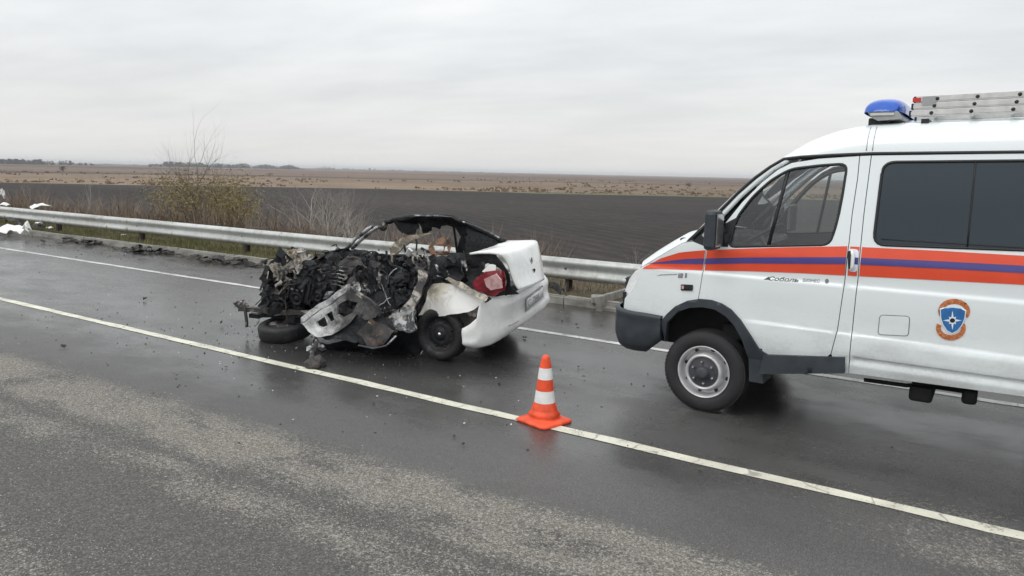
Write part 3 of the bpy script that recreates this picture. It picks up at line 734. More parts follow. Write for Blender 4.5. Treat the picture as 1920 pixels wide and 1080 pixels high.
# --- panel outlines traced as heights and lengths on the van's side
FEND = vp([(1325, 463), (1320, 500), (1313, 540), (1309, 562), (1290, 564), (1268, 574), (1252, 588), (1241, 602), (1200, 592), (1169, 578), (1171, 560), (1186, 541), (1196, 518), (1204, 500), (1230, 484), (1255, 469), (1280, 455), (1298, 452)])
DOOR = vp([(1325, 463), (1340, 445), (1362, 415), (1392, 378), (1428, 342), (1458, 318), (1484, 305), (1535, 297), (1612, 292), (1608, 335), (1598, 400), (1592, 455), (1582, 540), (1570, 620), (1558, 664), (1545, 673), (1500, 670), (1440, 665), (1424, 655), (1404, 628), (1388, 602), (1370, 582), (1350, 569), (1330, 564), (1309, 562), (1313, 540), (1320, 500)])
DWIN = rounded(vp([(1365, 463), (1381, 408), (1410, 370), (1445, 338), (1482, 317), (1540, 310), (1589, 307), (1581, 360), (1570, 415), (1556, 459)]), 0.06, 4)
s1, s2 = VS(1634, 291), VS(1591, 700)
PILL = [VS(1612, 292), VS(1634, 291), VS(1620, 400), VS(1609, 520), VS(1600, 600), s2, (s2[0] + .03, s2[1] - .002), (DOOR[14][0] - .05, s2[1] + .02), VS(1558, 664), VS(1570, 620), VS(1582, 540), VS(1592, 455), VS(1598, 400), VS(1608, 335)]
UR, WT = -3.62, 2.225
SEAM = -2.52
mid = [VS(1634, 291), VS(1620, 400), VS(1609, 520), VS(1600, 600), s2]
SIDE = mid[::-1] + [(SEAM, WT - .012), (SEAM, .545)]
REAR = [(SEAM, WT - .012), (UR, WT), (UR, .56), (SEAM - .62, .56), (SEAM - .60, .70), (SEAM - .47, .88), (SEAM - .24, .98), (SEAM + .0, .99)]
# the rear wheel arch is cut round the rear axle
WB = 2.78
RA = [(-WB + .44 * math.cos(a), .36 + .56 * math.sin(a)) for a in np.linspace(math.radians(20), math.radians(160), 12)]
SIDE = mid[::-1] + [(SEAM + .1, WT - .012), (SEAM + .1, .545)]
SEAM2 = SEAM + .1
REAR = [(SEAM2, WT - .012), (UR, WT), (UR, .56), (-WB - .46, .56)] + RA[::-1] + [(-WB + .36, .55)]
REAR = [(SEAM2, WT - .012), (UR, WT), (UR, .56), (RA[-1][0], .56)] + RA[::-1] + [(RA[0][0], .548), (SEAM2, .545)] if RA[0][0] < SEAM2 - .02 else [(SEAM2, WT - .012), (UR, WT), (UR, .56), (RA[-1][0], .56)] + [q for q in RA[::-1] if q[0] < SEAM2 - .03] + [(SEAM2, RA[0][1] + .25)]
if RA[0][0] >= SEAM2 - .02:
    SIDE = mid[::-1] + [(SEAM2, WT - .012), (SEAM2, RA[0][1] + .25)] + [q for q in RA if q[0] > SEAM2 + .03][::-1] + [(RA[0][0] + .01, .545)]
a0, a1 = VS(1652, 303)[1], VS(1665, 460)[1]
b0 = VS(1920, 302); b1 = VS(1920, 468)
SWIN = rounded([VS(1656, 304), (-2.36, b0[1] + .008), (-2.36, b1[1] + .002), VS(1637, 459)], 0.085, 5)
RWIN = rounded([(-2.50, 2.15), (-3.48, 2.16), (-3.48, 1.58), (-2.50, 1.57)], 0.085, 5)

for far in (False, True):
    fen = vpanel('front_fender', FEND, 'van_paint', far=far)
    door = vpanel('front_door', DOOR, 'van_paint', [DWIN], far=far, grid=.06)
    pil = vpanel('door_pillar', PILL, 'van_paint', far=far)
    side = vpanel('side_panel', SIDE, 'van_paint', [SWIN], far=far)
    rear = vpanel('rear_side_panel', REAR, 'van_paint', [RWIN], far=far)
    # windows
    g = vpanel('door_window', inset(DWIN, -.006), 'door_glass', off=.016, thick=0, far=far, parent=door, gap=0, grid=.12, rows=())
    def seal(name, loop, r, par, off=.006, mat='dark_trim'):
        m = MB(); f = skin(off, far); P = [f(u, w, 0) for u, w in dens(loop, .06)]; m.tube(P + [P[0]], r, 6, caps=False); return m.build(name, M[mat], par)
    seal('window_seal', DWIN, .012, door)
    for par, W_, dv in ((side, SWIN, VS(1820, 380)[0]), (rear, RWIN, -3.0)):
        vpanel('side_window', inset(W_, -.004), 'tinted_glass', off=.004, thick=.01, far=far, parent=par, gap=0, grid=.14, rows=())
        seal('window_seal', W_, .011, par, .002)
        lo, hi = min(q[1] for q in W_), max(q[1] for q in W_); f = skin(-.001, far)
        m = MB(); m.tube([f(dv - .012 * (1 - t), lerp(lo, hi, t), 0) for t in (0.02, .25, .5, .75, .98)], .006, 6); m.build('window_divider', M['dark_trim'], par)
        m = MB(); m.tube([f(u, lo + .045 + .001 * u, 0) for u in np.linspace(max(q[0] for q in W_) - .05, min(q[0] for q in W_) + .05, 8)], .004, 5); m.build('window_track', M['dark_trim'], par)
    f = skin(.012, far); dt, db = VS(1478, 319), VS(1440, 461)
    m = MB(); m.tube([f(lerp(dt[0], db[0], t), lerp(dt[1], db[1], t), 0) for t in (0, .3, .6, 1)], .014, 6); m.build('window_divider', M['dark_trim'], door)
    # stripes
    def band(name, par, top, bot, mat, off):
        vpanel(name, top + bot[::-1], mat, off=off, thick=0, far=far, parent=par, gap=0, grid=.05, rows=(1.19, 1.20, 1.21, 1.225, 1.24, 1.26, 1.28, 1.30, 1.32, 1.34, 1.36, 1.38, 1.40, 1.42, 1.44, 1.46, 1.48))
    fr = lambda a, b: VS(a, b)
    band('stripe', fen, [fr(1209, 500), fr(1240, 484), fr(1274, 473.5), fr(1300, 470.8), fr(1322.3, 469)], [fr(1205, 504), fr(1240, 504.3), fr(1290, 506), fr(1317.5, 507)], 'stripe_red', -.003)
    band('stripe_centre', fen, [fr(1240, 490.5), fr(1285, 485.5), fr(1320.5, 484.5)], [fr(1216, 494), fr(1260, 494), fr(1319, 495)], 'stripe_blue', -.0065)
    band('stripe', door, [fr(1325.8, 469), fr(1400, 466), fr(1480, 463.5), fr(1589, 461.5)], [fr(1321.3, 507), fr(1400, 508.3), fr(1500, 512), fr(1584, 516.5)], 'stripe_red', -.003)
    band('stripe_centre', door, [fr(1323.5, 484.5), fr(1400, 482.6), fr(1587, 482)], [fr(1322, 495), fr(1400, 493.5), fr(1585.5, 495)], 'stripe_blue', -.0065)
    band('stripe', pil, [fr(1594.5, 462), fr(1612, 462.8)], [fr(1589, 516.5), fr(1606.5, 518)], 'stripe_red', -.003)
    band('stripe_centre', pil, [fr(1593, 482.2), fr(1610.2, 483)], [fr(1591.8, 495), fr(1608.8, 496)], 'stripe_blue', -.0065)
    e1, e2, e3, e4 = fr(1920, 479.5), fr(1920, 534), fr(1920, 498), fr(1920, 512)
    band('stripe', side, [fr(1616.5, 463.2), fr(1760, 470), e1, (SEAM2 + .004, e1[1] + .002)], [fr(1611, 518), fr(1760, 525.5), e2, (SEAM2 + .004, e2[1] + .003)], 'stripe_red', -.003)
    band('stripe_centre', side, [fr(1614.5, 483.2), fr(1760, 489.5), e3, (SEAM2 + .004, e3[1] + .002)], [fr(1613.3, 496), fr(1760, 503), e4, (SEAM2 + .004, e4[1] + .003)], 'stripe_blue', -.0065)
    band('stripe', rear, [(SEAM2 - .004, e1[1] + .002), (UR + .01, e1[1] + .004)], [(SEAM2 - .004, e2[1] + .003), (UR + .01, e2[1] + .008)], 'stripe_red', -.003)
    band('stripe_centre', rear, [(SEAM2 - .004, e3[1] + .002), (UR + .01, e3[1] + .004)], [(SEAM2 - .004, e4[1] + .003), (UR + .01, e4[1] + .006)], 'stripe_blue', -.0065)
    # inner lining closes the door gaps from behind
    inner = [q for q in [(.62, 1.05), (.42, 1.22), (.05, 1.41)] + inset(DOOR, .02)[1:9] + [VS(1634, 294), (UR + .03, WT - .02), (UR + .03, .62), (RA[-1][0] - .02, .60), (RA[-1][0] - .02, 1.0), (RA[0][0] + .02, 1.0), (RA[0][0] + .02, .62), (-1.15, .60), (-.52, .62), (-.40, .72), (-.28, .90), (-.1, 1.02), (.1, 1.03), (.3, .96), (.44, .82), (.62, .86)]]
    vpanel('inner_panel', inner, 'lining', [inset(DWIN, -.015), inset(SWIN, .02), inset(RWIN, .02)], off=.035, thick=0, far=far, gap=0, grid=.2, rows=())
    # wheel-arch flare and step
    ao = vp([(1241, 602), (1252, 588), (1268, 573.5), (1290, 563.5), (1312, 560), (1335, 562), (1355, 569), (1372, 580), (1390, 600), (1407, 626), (1426, 656), (1440, 664)])
    ai = vp([(1249, 640), (1253, 604), (1272, 584), (1294, 576.5), (1318, 575), (1342, 579.5), (1362, 592), (1378, 609), (1392, 634), (1404, 668), (1415, 692), (1430, 697)])
    ARC = ao + ai[::-1]
    m = MB(); sheet(m, ARC, lambda u, w, d: (-u, (VW - (vf(u, w) - .028 + d)) if far else vf(u, w) - .028 + d, w), grid=.03, thick=.06, step=.03); fixn(m.build('wheel_arch_flare', M['black_plastic'], van))
    ST = vp([(1434, 664), (1585, 669), (1585, 697), (1430, 696)])
    m = MB(); sheet(m, ST, lambda u, w, d: (-u, (VW - (-.02 + d)) if far else -.02 + d, w), grid=.05, thick=.30); fixn(m.build('side_step', M['black_plastic'], van))
    ms_ = [(-.50, .335), (-.385, .335), (-.36, .64), (-.47, .64)]
    m = MB(); sheet(m, ms_, lambda u, w, d: (-u, (VW - (.02 + d)) if far else .02 + d, w), thick=.24); fixn(m.build('mud_flap', M['black_plastic'], van))
    # handle, mirror
    if True:
        f = skin(-.03, far); hx = VS(1598, 488); hp = [(hx[0] - .03, hx[1] + .075), (hx[0] - .035, hx[1] + .03), (hx[0] - .035, hx[1] - .03), (hx[0] - .022, hx[1] - .075)]
        m = MB(); sheet(m, rounded([(hx[0] + .038, hx[1] + .085), (hx[0] - .04, hx[1] + .085), (hx[0] - .04, hx[1] - .088), (hx[0] + .018, hx[1] - .088)], .03), skin(-.006, far), thick=.012, grid=.05); fixn(m.build('handle_recess', M['emblem_white'], door))
        m = MB(); sheet(m, rounded([(hx[0] + .038, hx[1] + .068), (hx[0] + .012, hx[1] + .072), (hx[0] + .0, hx[1] - .07), (hx[0] + .022, hx[1] - .07)], .01), skin(-.009, far), thick=.006, grid=.05); fixn(m.build('handle_cup_shadow', M['dark_trim'], door))  # dark sheet laid in as the shadow inside the handle recess
        m = MB(); m.tube([f(*q, 0) for q in [(hx[0] + .006, hx[1] + .078)] + [(hx[0] - .006, hx[1] + .04), (hx[0] - .008, hx[1] - .04)] + [(hx[0] - .002, hx[1] - .08)]], [.010, .014, .014, .010], 8); m.build('handle', M['van_paint'], door)
        c0, c1 = VS(1338, 394, -.19), VS(1338, 470, -.19); vv = -.13 if not far else VW + .13
        m = MB(); m.box((-(c0[0] - .0), vv, (c0[1] + c1[1]) / 2), (.105, .20, c0[1] - c1[1]), bev=.035); mi = m.build('mirror', M['black_plastic'], van)
        m = MB(); m.box((-(c0[0]) + .055, vv, (c0[1] + c1[1]) / 2), (.004, .165, c0[1] - c1[1] - .06), bev=.0015); m.build('mirror_glass', M['chrome'], mi)
        m = MB()
        for zz in (.06, -.08): m.tube([(-(c0[0]), vv, (c0[1] + c1[1]) / 2 + zz), (-(c0[0]) + .03, vv + (.14 if not far else -.14), (c0[1] + c1[1]) / 2 + zz * .7)], .018, 8)
        tri = vp([(1346, 462), (1358, 420), (1381, 408), (1365, 463)]); sheet(m, tri, skin(-.004, far), thick=.02); m.build('mirror_bracket', M['dark_trim'], mi)

# --- front end: bonnet and face, swept from edge to edge
def nose(name, E, bulge, mat, n=15, thick=None, eoff=.0):
    m = MB(); rows = []
    for (u, w), (du, dw) in zip(E, bulge):
        v0 = vf(u, w) + eoff; r = []
        for j in range(n + 1):
            t = -1 + 2 * j / n; k = 1 - abs(t) ** 2.6
            r.append((-(u + du * k), lerp(v0, VW - v0, (t + 1) / 2), w + dw * k))
        rows.append(r)
    m.grid(rows); return fixn(m.build(name, M[mat], van))
hoodE = vp([(1204, 500), (1230, 484), (1255, 469), (1280, 455), (1299, 451)])
nose('bonnet', hoodE, [(.17, .03), (.17, .045), (.16, .055), (.15, .06), (.14, .05)], 'van_paint')
faceE = vp([(1169, 578), (1171, 560), (1186, 541), (1196, 518), (1204, 500)])
nose('front_face', faceE, [(.20, .0), (.20, .0), (.20, .0), (.18, .02), (.17, .03)], 'van_paint', eoff=.015)
gE = vp([(1166, 577), (1170, 548)])
m = MB(); m.box((-(faceE[0][0] + .185), VW / 2, .93), (.05, .70, .17), bev=.02)
for k in range(4): m.box((-(faceE[0][0] + .205), VW / 2, .87 + .04 * k), (.03, .66, .012))
m.build('grille', M['dark_trim'], van)
for far in (False, True):
    L = vp([(1166, 574), (1172, 556), (1187, 539.5), (1196, 517), (1200, 502), (1187, 509), (1176, 524), (1168, 545)])
    m = MB(); sheet(m, L, lambda u, w, d: (-u - .0, (VW - (vf(u, w) + .05 + d)) if far else vf(u, w) + .05 + d, w), grid=.03, thick=.22); hl = fixn(m.build('headlight', M['lamp_lens'], van))
    m = MB(); cpt = VS(1178, 545); m.lathe([(.0, 0), (.045, 0.0), (.05, .05)], 14, axis='Y', c=(-(cpt[0]), (VW - .045) if far else .195, cpt[1] + .02)); m.build('headlight_bulb', M['chrome'], hl)
    tr_ = vp([(1166, 548), (1171, 548), (1173, 577), (1166, 577)])
    m = MB(); sheet(m, tr_, lambda u, w, d: (-u - .004, (VW - (vf(u, w) + .03 + d)) if far else vf(u, w) + .03 + d, w), grid=.05, thick=.12); fixn(m.build('headlight_trim', M['dark_trim'], van))

# windscreen, wipers cowl and its black surround
A0 = vp([(1299, 450), (1318, 428), (1345, 400), (1380, 366), (1412, 338), (1440, 317), (1470, 298)])
nose('windscreen', A0, [(.20, .0), (.19, .0), (.18, .0), (.165, .01), (.15, .015), (.135, .02), (.12, .03)], 'screen_glass', eoff=.02)
cow = vp([(1283, 456), (1290, 448), (1312, 428), (1345, 397), (1348, 401), (1334, 440), (1327, 463), (1299, 455)])
for far in (False, True):
    m = MB(); sheet(m, cow, skin(.010, far), thick=.09, grid=.06); fixn(m.build('screen_corner', M['dark_trim'], van))
    PA = [VS(*q) for q in [(1327, 461), (1340, 441), (1364, 411), (1394, 374), (1430, 338), (1460, 314), (1485, 301)]]
    PB = [VS(*q) for q in [(1470, 298), (1440, 317), (1412, 338), (1380, 366), (1345, 400), (1318, 428)]]
    m = MB(); f = skin(.022, far); m.tube([f(*q, 0) for q in dens([VS(*q) for q in [(1318, 444), (1352, 404), (1386, 368), (1420, 338), (1450, 315), (1476, 300)]], .1, False)], .022, 8); m.build('screen_pillar', M['van_paint'], van)
    m = MB(); f = skin(.004, far); m.tube([f(*q, 0) for q in dens([VS(*q) for q in [(1299, 447), (1320, 426), (1348, 397), (1384, 361), (1416, 333), (1444, 313), (1470, 298), (1500, 294.5), (1560, 291), (1634, 288)]] + [(UR, WT + .012)], .1, False)], .013, 7); m.build('roof_gutter', M['dark_trim'], van)
m = MB()
for y0 in (.55, 1.15): m.tube([(-.42, y0, 1.475), (-.30, y0 + .06, 1.50), (-.06, y0 + .40, 1.66)], .008, 6)
m.build('wiper', M['dark_trim'], van)

# raised roof
def roof_top(u): return interp(-u, [.50, .57, .66, .76, .86, .97, 1.10, 1.3, 2.1, 3.5, 3.62], [2.18, 2.245, 2.305, 2.350, 2.385, 2.410, 2.432, 2.440, 2.450, 2.445, 2.40])
def roof_gut(u): return interp(-u, [.50, .57, .70, .87, 1.16, 2.1, 3.62], [2.160, 2.166, 2.174, 2.186, 2.196, 2.217, 2.237])
us = [-.50, -.53, -.57, -.61, -.66, -.71, -.76, -.81, -.86, -.92, -.97, -1.03, -1.10, -1.2, -1.3, -1.5, -1.8, -2.1, -2.5, -3.0, -3.4, -3.5, -3.58, UR]
rows = []
for u in us:
    g, tp = roof_gut(u), roof_top(u); v0 = vf(u, 2.18) + .004; r = []
    S = [0, .03, .07, .13, .22, .35, .5, .7, .85, 1.0]
    for s in S:
        k = (1 - (1 - s) ** 3.2) ** (1 / 1.9); r.append((v0 + s * .36, g + (tp - g) * k))
    half = [(-u, v, w) for v, w in r]; cen = [(-u, lerp(v0 + .36, VW / 2, t), tp + .05 * math.sin(t * math.pi / 2) * min(1, (-u - .4) * 1.4)) for t in (.33, .66)]
    c0 = [(-u - .10 * (1 if -u < .9 else 0) * 0, VW / 2, tp + .05 * min(1, (-u - .4) * 1.4))]
    L = half + cen + c0; R_ = [(x, VW - y, z) for x, y, z in (half + cen)[::-1]]; rows.append(L + R_)
m = MB(); m.grid(rows); rf = fixn(m.build('roof', M['van_paint'], van))
m = MB(); m.grid([[( -u, VW * t, lerp(.50, 2.23, s)) for t in np.linspace(.05, .95, 7)] for s in (0, .25, .5, .75, 1.0) for u in (UR,)]); fixn(m.build('rear_doors', M['van_paint'], van))
m = MB(); m.grid([[( -u, v, roof_gut(u) - .005) for v in np.linspace(.13, VW - .13, 5)] for u in (-.55, -1.2, -1.3)]); fixn(m.build('headliner', M['headliner'], van))
f = skin(-.001)
for q in (1623, 1634.5):
    a = VS(q, 287); m = MB(); pts = [(-(a[0]) + .003, .11 + .36 * s, roof_gut(a[0]) + (roof_top(a[0]) - roof_gut(a[0])) * (1 - (1 - s) ** 3.2) ** (1 / 1.9) + .0005) for s in (.004, .02, .05, .1, .2, .35)]
    m.tube(pts, .0035, 5); m.build('roof_seam', M['grey_label'], rf)

# bumper
path = [(.405, .0), (.55, .0), (.68, .012), (.79, .05), (.87, .115), (.925, .21), (.96, .36), (.985, .60), (.99, .97)]
path = path + [(u, VW - v) for u, v in path[:-1][::-1]]
pf = [(.030, .795), (-.002, .79), (-.010, .768), (-.002, .745), (-.006, .66), (-.004, .56), (.01, .50), (.03, .455), (.06, .43)]
rows = []
for i, (u, v) in enumerate(path):
    a = Vector(path[max(0, i - 1)]); b = Vector(path[min(len(path) - 1, i + 1)]); d = (b - a).normalized(); nrm = Vector((-d.y, d.x)); nrm = nrm if True else nrm
    if i == 0 or i == len(path) - 1: nrm = Vector((0, 1 if i == 0 else -1))
    else: nrm = Vector((-abs(d.y), (1 if v < VW / 2 else -1) * abs(d.x)))
    drop = .02 * (1 - min(1, abs(i) / 3)) if i < 4 else 0
    sl = interp(u, [.40, .52, .80, .99], [0, 0, 0, .012])
    cut = interp(u, [.40, .47, .50, .60], [1.0, .35, .1, 0.0])
    rows.append([(-(u + nrm.x * o), v + nrm.y * o, (w if w > .70 else lerp(w, .70, cut * .55)) - .01 * min(1, max(0, (.55 - u) * 5)) + sl) for o, w in pf])
m = MB(); m.grid(rows); m.grid([[(x, y + (.05 if y < VW / 2 else -.05), z) for x, y, z in (rows[0], rows[-1])[k]] if False else r for k, r in enumerate([rows[0], [(x + .0, y + .14, z) for x, y, z in rows[0]]])]); m.grid([rows[-1], [(x, y - .14, z) for x, y, z in rows[-1]]])
bp = fixn(m.build('front_bumper', M['black_plastic'], van))
m = MB(); m.box((-.66, .0, .505), (.16, .008, .012)); m.build('bumper_slot', M['dark_trim'], bp)

# badges on the side
def decal(name, polys, mat, par, off=-.003):
    m = MB()
    for P in polys: sheet(m, P, skin(off), thick=0, grid=.03, rows=(), step=.02)
    return fixn(m.build(name, M[mat], par))
def text_on(name, s, px0, px1, hgt, mat, par, shear=0.0, offset=0.0, bot=None):
    cu = bpy.data.curves.new(name, 'FONT'); cu.body = s; cu.size = 1.0; cu.shear = shear; cu.offset = offset
    to = bpy.data.objects.new(name, cu); C.objects.link(to); dg = bpy.context.evaluated_depsgraph_get(); me = bpy.data.meshes.new_from_object(to.evaluated_get(dg))
    bpy.data.objects.remove(to); bpy.data.curves.remove(cu)
    xs = [v.co.x for v in me.vertices]; ys = [v.co.y for v in me.vertices]; x0, x1, y0, y1 = min(xs), max(xs), min(ys), max(ys)
    A, B = VS(*px0), VS(*px1)
    for v in me.vertices:
        t = (v.co.x - x0) / (x1 - x0); h = (v.co.y - y0) / (y1 - y0); u = lerp(A[0], B[0], t); w = lerp(A[1], B[1], t) + h * hgt
        v.co = (-u, vf(u, w) - .003, w)
    me.name = name; me.materials.append(M[mat]); o = bpy.data.objects.new(name, me); C.objects.link(o); o.parent = par; return o
children = {c.name: c for c in van.children}
nd, ns, nf = children['front_door'], children['side_panel'], children['front_fender']
text_on('badge_lettering', 'Соболь', (1441, 525.5), (1497, 529), .032, 'black_text', nd, .3, .014)
decal('badge_swoosh', [vp([(1432, 524), (1442, 518.5), (1445, 524.5)])], 'black_text', nd)
text_on('badge_lettering', 'БИЗНЕС', (1505, 528), (1537, 530), .026, 'grey_text', nd, .15, .006)
c0 = VS(1550.5, 527); decal('badge_dot', [[(c0[0] + .014 * math.cos(a), c0[1] + .018 * math.sin(a)) for a in np.linspace(0, 6.283, 13)[:-1]]], 'grey_text', nd)
decal('fender_badge', [vp([(1272, 512.5), (1281, 512.5), (1280, 521), (1271.5, 521)]), vp([(1285, 512), (1288.5, 512), (1287.5, 521), (1284, 521)]), vp([(1230, 517.5), (1240, 514.5), (1270, 513.5), (1270, 514.8), (1240, 516)])], 'grey_text', nf)
tl = vp([(1277.5, 533), (1299.5, 534), (1299, 545), (1277, 544)])
m = MB(); sheet(m, rounded(tl, .006, 2), skin(-.010), thick=.012, grid=.05); sl_ = fixn(m.build('side_repeater', M['dark_trim'], nf))
tl2 = vp([(1279, 535.5), (1283, 535.6), (1282.6, 541.5), (1278.6, 541.3)]); m = MB(); sheet(m, tl2, skin(-.012), thick=.004); fixn(m.build('repeater_lens', M['tail_pink'], sl_))
# fuel flap
FL = rounded(vp([(1650, 590.5), (1706, 593), (1703, 630), (1646, 627)]), .025, 4)
fl = vpanel('fuel_flap', FL, 'van_paint', off=-.003, thick=.004, parent=ns, gap=.003, rows=())
m = MB(); f = skin(.0005); P = [f(*q, 0) for q in dens(FL, .05)]; m.tube(P + [P[0]], .0042, 5, caps=False); m.build('flap_groove', M['grey_text'], fl)
# rescue service emblem: ribbon, shield and star
E0 = VS(1786, 599); ku = (VS(1757, 598)[0] - VS(1820, 598)[0]) / 63.0
def em(x, y): return VS(x, y)
def arcband(cx, cy, r0x, r0y, r1x, r1y, a0, a1, n=16):
    o = [em(cx + r1x * math.cos(a), cy - r1y * math.sin(a)) for a in np.linspace(a0, a1, n)]; i = [em(cx + r0x * math.cos(a), cy - r0y * math.sin(a)) for a in np.linspace(a1, a0, n)]
    return o + i
decal('emblem_ground', [[em(1788 + 25 * math.cos(a), 588 - 22 * math.sin(a)) for a in np.linspace(0, 6.283, 21)[:-1]], [em(1784 + 22 * math.cos(a), 615 - 20 * math.sin(a)) for a in np.linspace(0, 6.283, 21)[:-1]]][:1], 'emblem_white', ns, -.003)
decal('emblem_ribbon', [arcband(1789, 583, 20, 13, 30, 23, math.radians(-35), math.radians(215)), arcband(1783, 615, 19, 13, 28, 23, math.radians(158), math.radians(382))], 'emblem_orange', ns, -.0045)
SH = [(1764, 580), (1772, 577.5), (1787, 576.5), (1802, 578.5), (1810, 583), (1808, 597), (1803, 609), (1795, 619), (1785, 624), (1776, 619), (1769, 608), (1765, 596)]
decal('emblem_rim', [[em(1786.5 + (x - 1786.5) * 1.09, 599 + (y - 599) * 1.08) for x, y in SH]], 'emblem_white', ns, -.006)
decal('emblem_shield', [[em(x, y) for x, y in SH]], 'emblem_blue', ns, -.0075)
star = []
for k in range(16):
    a = math.pi / 2 + k * math.pi / 8; r = (18.5 if k % 4 == 0 else (10 if k % 2 == 0 else 6.2)); star.append(em(1786 + r * math.cos(a) * .95, 600.5 - r * math.sin(a)))
decal('emblem_star', [star], 'emblem_white', ns, -.009)
decal('emblem_centre', [[em(1786 + 5 * math.cos(a), 600.5 - 4.2 * math.sin(a)) for a in np.linspace(0, 6.283, 15)[:-1]]], 'dark_trim', ns, -.0105)

# --- wheels
def van_wheel(x, y, far):
    s = -1 if far else 1
    R = .352
    wt = [(.212, .03), (.231, -.002), (.246, -.014), (.275, -.022), (.31, -.018), (.335, -.004), (.347, .015), (R, .03), (R, .06), (.345, .063), (.345, .072), (R, .075), (R, .115), (.345, .118), (.345, .127), (R, .13), (R, .165), (.347, .185), (.335, .204), (.30, .215), (.24, .21), (.205, .20)]
    m = MB(); m.lathe(wt, 48, axis='Y', close=True)
    for k in range(64):
        a = 2 * math.pi * k / 64
        for yy in (.020, .172): m.box((math.cos(a) * (R - .0055), yy, math.sin(a) * (R - .0055)), (.012, .022, .026), Matrix.Rotation(-a, 3, 'Y'))
    m2 = m; o = empty('wheel', (x, y, .352)); o.parent = van; o.rotation_euler = (0, rnd.uniform(0, 1), math.pi if far else 0)
    fixn(m2.build('tyre', M['rubber'], o))
    m = MB(); m.lathe([(.212, .20), (.200, .17), (.200, .09), (.206, .03), (.214, -.002), (.221, -.008), (.227, -.006), (.226, .002), (.219, .010), (.212, .040), (.204, .072), (.192, .082), (.178, .080), (.166, .055), (.160, .010), (.154, -.012), (.146, -.020), (.136, -.016), (.130, -.004)], 48, axis='Y'); fixn(m.build('rim', M['steel_rim'], o))
    m = MB()
    for k in range(8):
        a = 2 * math.pi * (k + .5) / 8; m = MB(); m.lathe([(0, -.004), (.016, -.004), (.0175, .004)], 10, axis='Y', c=(.186 * math.cos(a), .079, .186 * math.sin(a))); m.build('rim_hole', M['dark_trim'], o)
    m = MB(); m.lathe([(.0, -.058), (.030, -.057), (.046, -.052), (.052, -.040), (.054, -.020), (.060, -.010), (.122, -.006), (.134, -.004)], 36, axis='Y'); fixn(m.build('hub', M['hub_dark'], o))
    m = MB()
    for k in range(6):
        a = 2 * math.pi * k / 6 + .25; m = MB(); m.lathe([(0, -.034), (.009, -.034), (.012, -.028), (.012, -.004)], 6, axis='Y', c=(.092 * math.cos(a), 0, .092 * math.sin(a)), smooth=False); m.build('wheel_nut', M['chrome'], o)
for x in (0.0, WB): van_wheel(x, .012, False); van_wheel(x, VW - .012, True)

# --- underside
m = MB(); m.box((-.02, VW / 2, .80), (1.15, 1.24, .62)); m.box((1.8, VW / 2, .70), (3.4, 1.60, .12)); m.build('engine_bay_and_floor', M['under_black'], van)
m = MB()
for y in (.45, VW - .45): m.box((1.5, y, .60), (4.4, .07, .10))
m.build('chassis_rail', M['under_black'], van)
m = MB()
for x in (0, WB): m.tube([(x, .22, .36), (x, VW - .22, .36)], .055, 10); m.lathe([(0, -.1), (.10, -.1), (.14, 0), (.10, .1), (0, .1)], 14, axis='Y', c=(x, VW * .45, .36))
m.build('axle', M['under_black'], van)
q1, q2 = gy(1730, 738, VYS + .45), gy(1818, 745, VYS + .45)
m = MB(); m.box((q1[0] - VXW, .45, q1[2] + .05), (.16, .5, .12), bev=.025); m.box((q2[0] - VXW, .45, q2[2] + .05), (.10, .45, .11), bev=.025); m.box(((q1[0] + q2[0]) / 2 - VXW, .5, q1[2] + .06), (.40, .05, .03)); m.build('transfer_case', M['under_black'], van)
q1, q2 = gy(1620, 712, VYS + .25), gy(1700, 724, VYS + .25)
m = MB(); m.tube([(q1[0] - VXW, .25, q1[2] - .0), (q2[0] - VXW, .25, q2[2] + .005), (q2[0] - VXW + .25, .30, q2[2] + .06)], .016, 8); m.build('exhaust_pipe', M['under_black'], van)

# --- cab
m = MB(); m.box((-.05, VW / 2, 1.30), (.55, 1.66, .30), bev=.05); m.box((-.16, VW / 2, 1.44), (.36, 1.60, .06), bev=.02); m.box((.02, .55, 1.475), (.22, .36, .10), bev=.03); m.build('dashboard', M['dark_trim'], van)
st = MB(); cs = Vector((.26, .55, 1.50)); ax = Vector((-.55, 0, .83)).normalized(); e1_ = Vector((0, 1, 0)); e2_ = ax.cross(e1_)
st.tube([cs + (e1_ * math.cos(a) + e2_ * math.sin(a)) * .19 for a in np.linspace(0, 6.2832, 25)], .016, 8, caps=False)
for a in (0.4, 2.7, 4.7): st.tube([cs, cs + (e1_ * math.cos(a) + e2_ * math.sin(a)) * .19], .012, 6)
st.tube([cs, cs - ax * .35], .03, 8); st.build('steering_wheel', M['dark_trim'], van)
for y in (.48, 1.42):
    s = MB(); s.box((.86, y, 1.0), (.50, .50, .16), bev=.05); s.box((1.12, y, 1.32), (.14, .48, .66), Matrix.Rotation(.22, 3, 'Y'), bev=.05); s.box((1.21, y, 1.70), (.10, .26, .20), Matrix.Rotation(.22, 3, 'Y'), bev=.04); s.build('seat', M['seat_cloth'], van)
m = MB(); m.box((.28, VW - .36, 1.62), (.05, .20, .26), bev=.02); m.build('sun_visor_box', M['headliner'], van)
m = MB(); m.box((1.42, VW / 2, 1.3), (.03, 1.64, 1.5)); m.build('bulkhead', M['lining'], van)

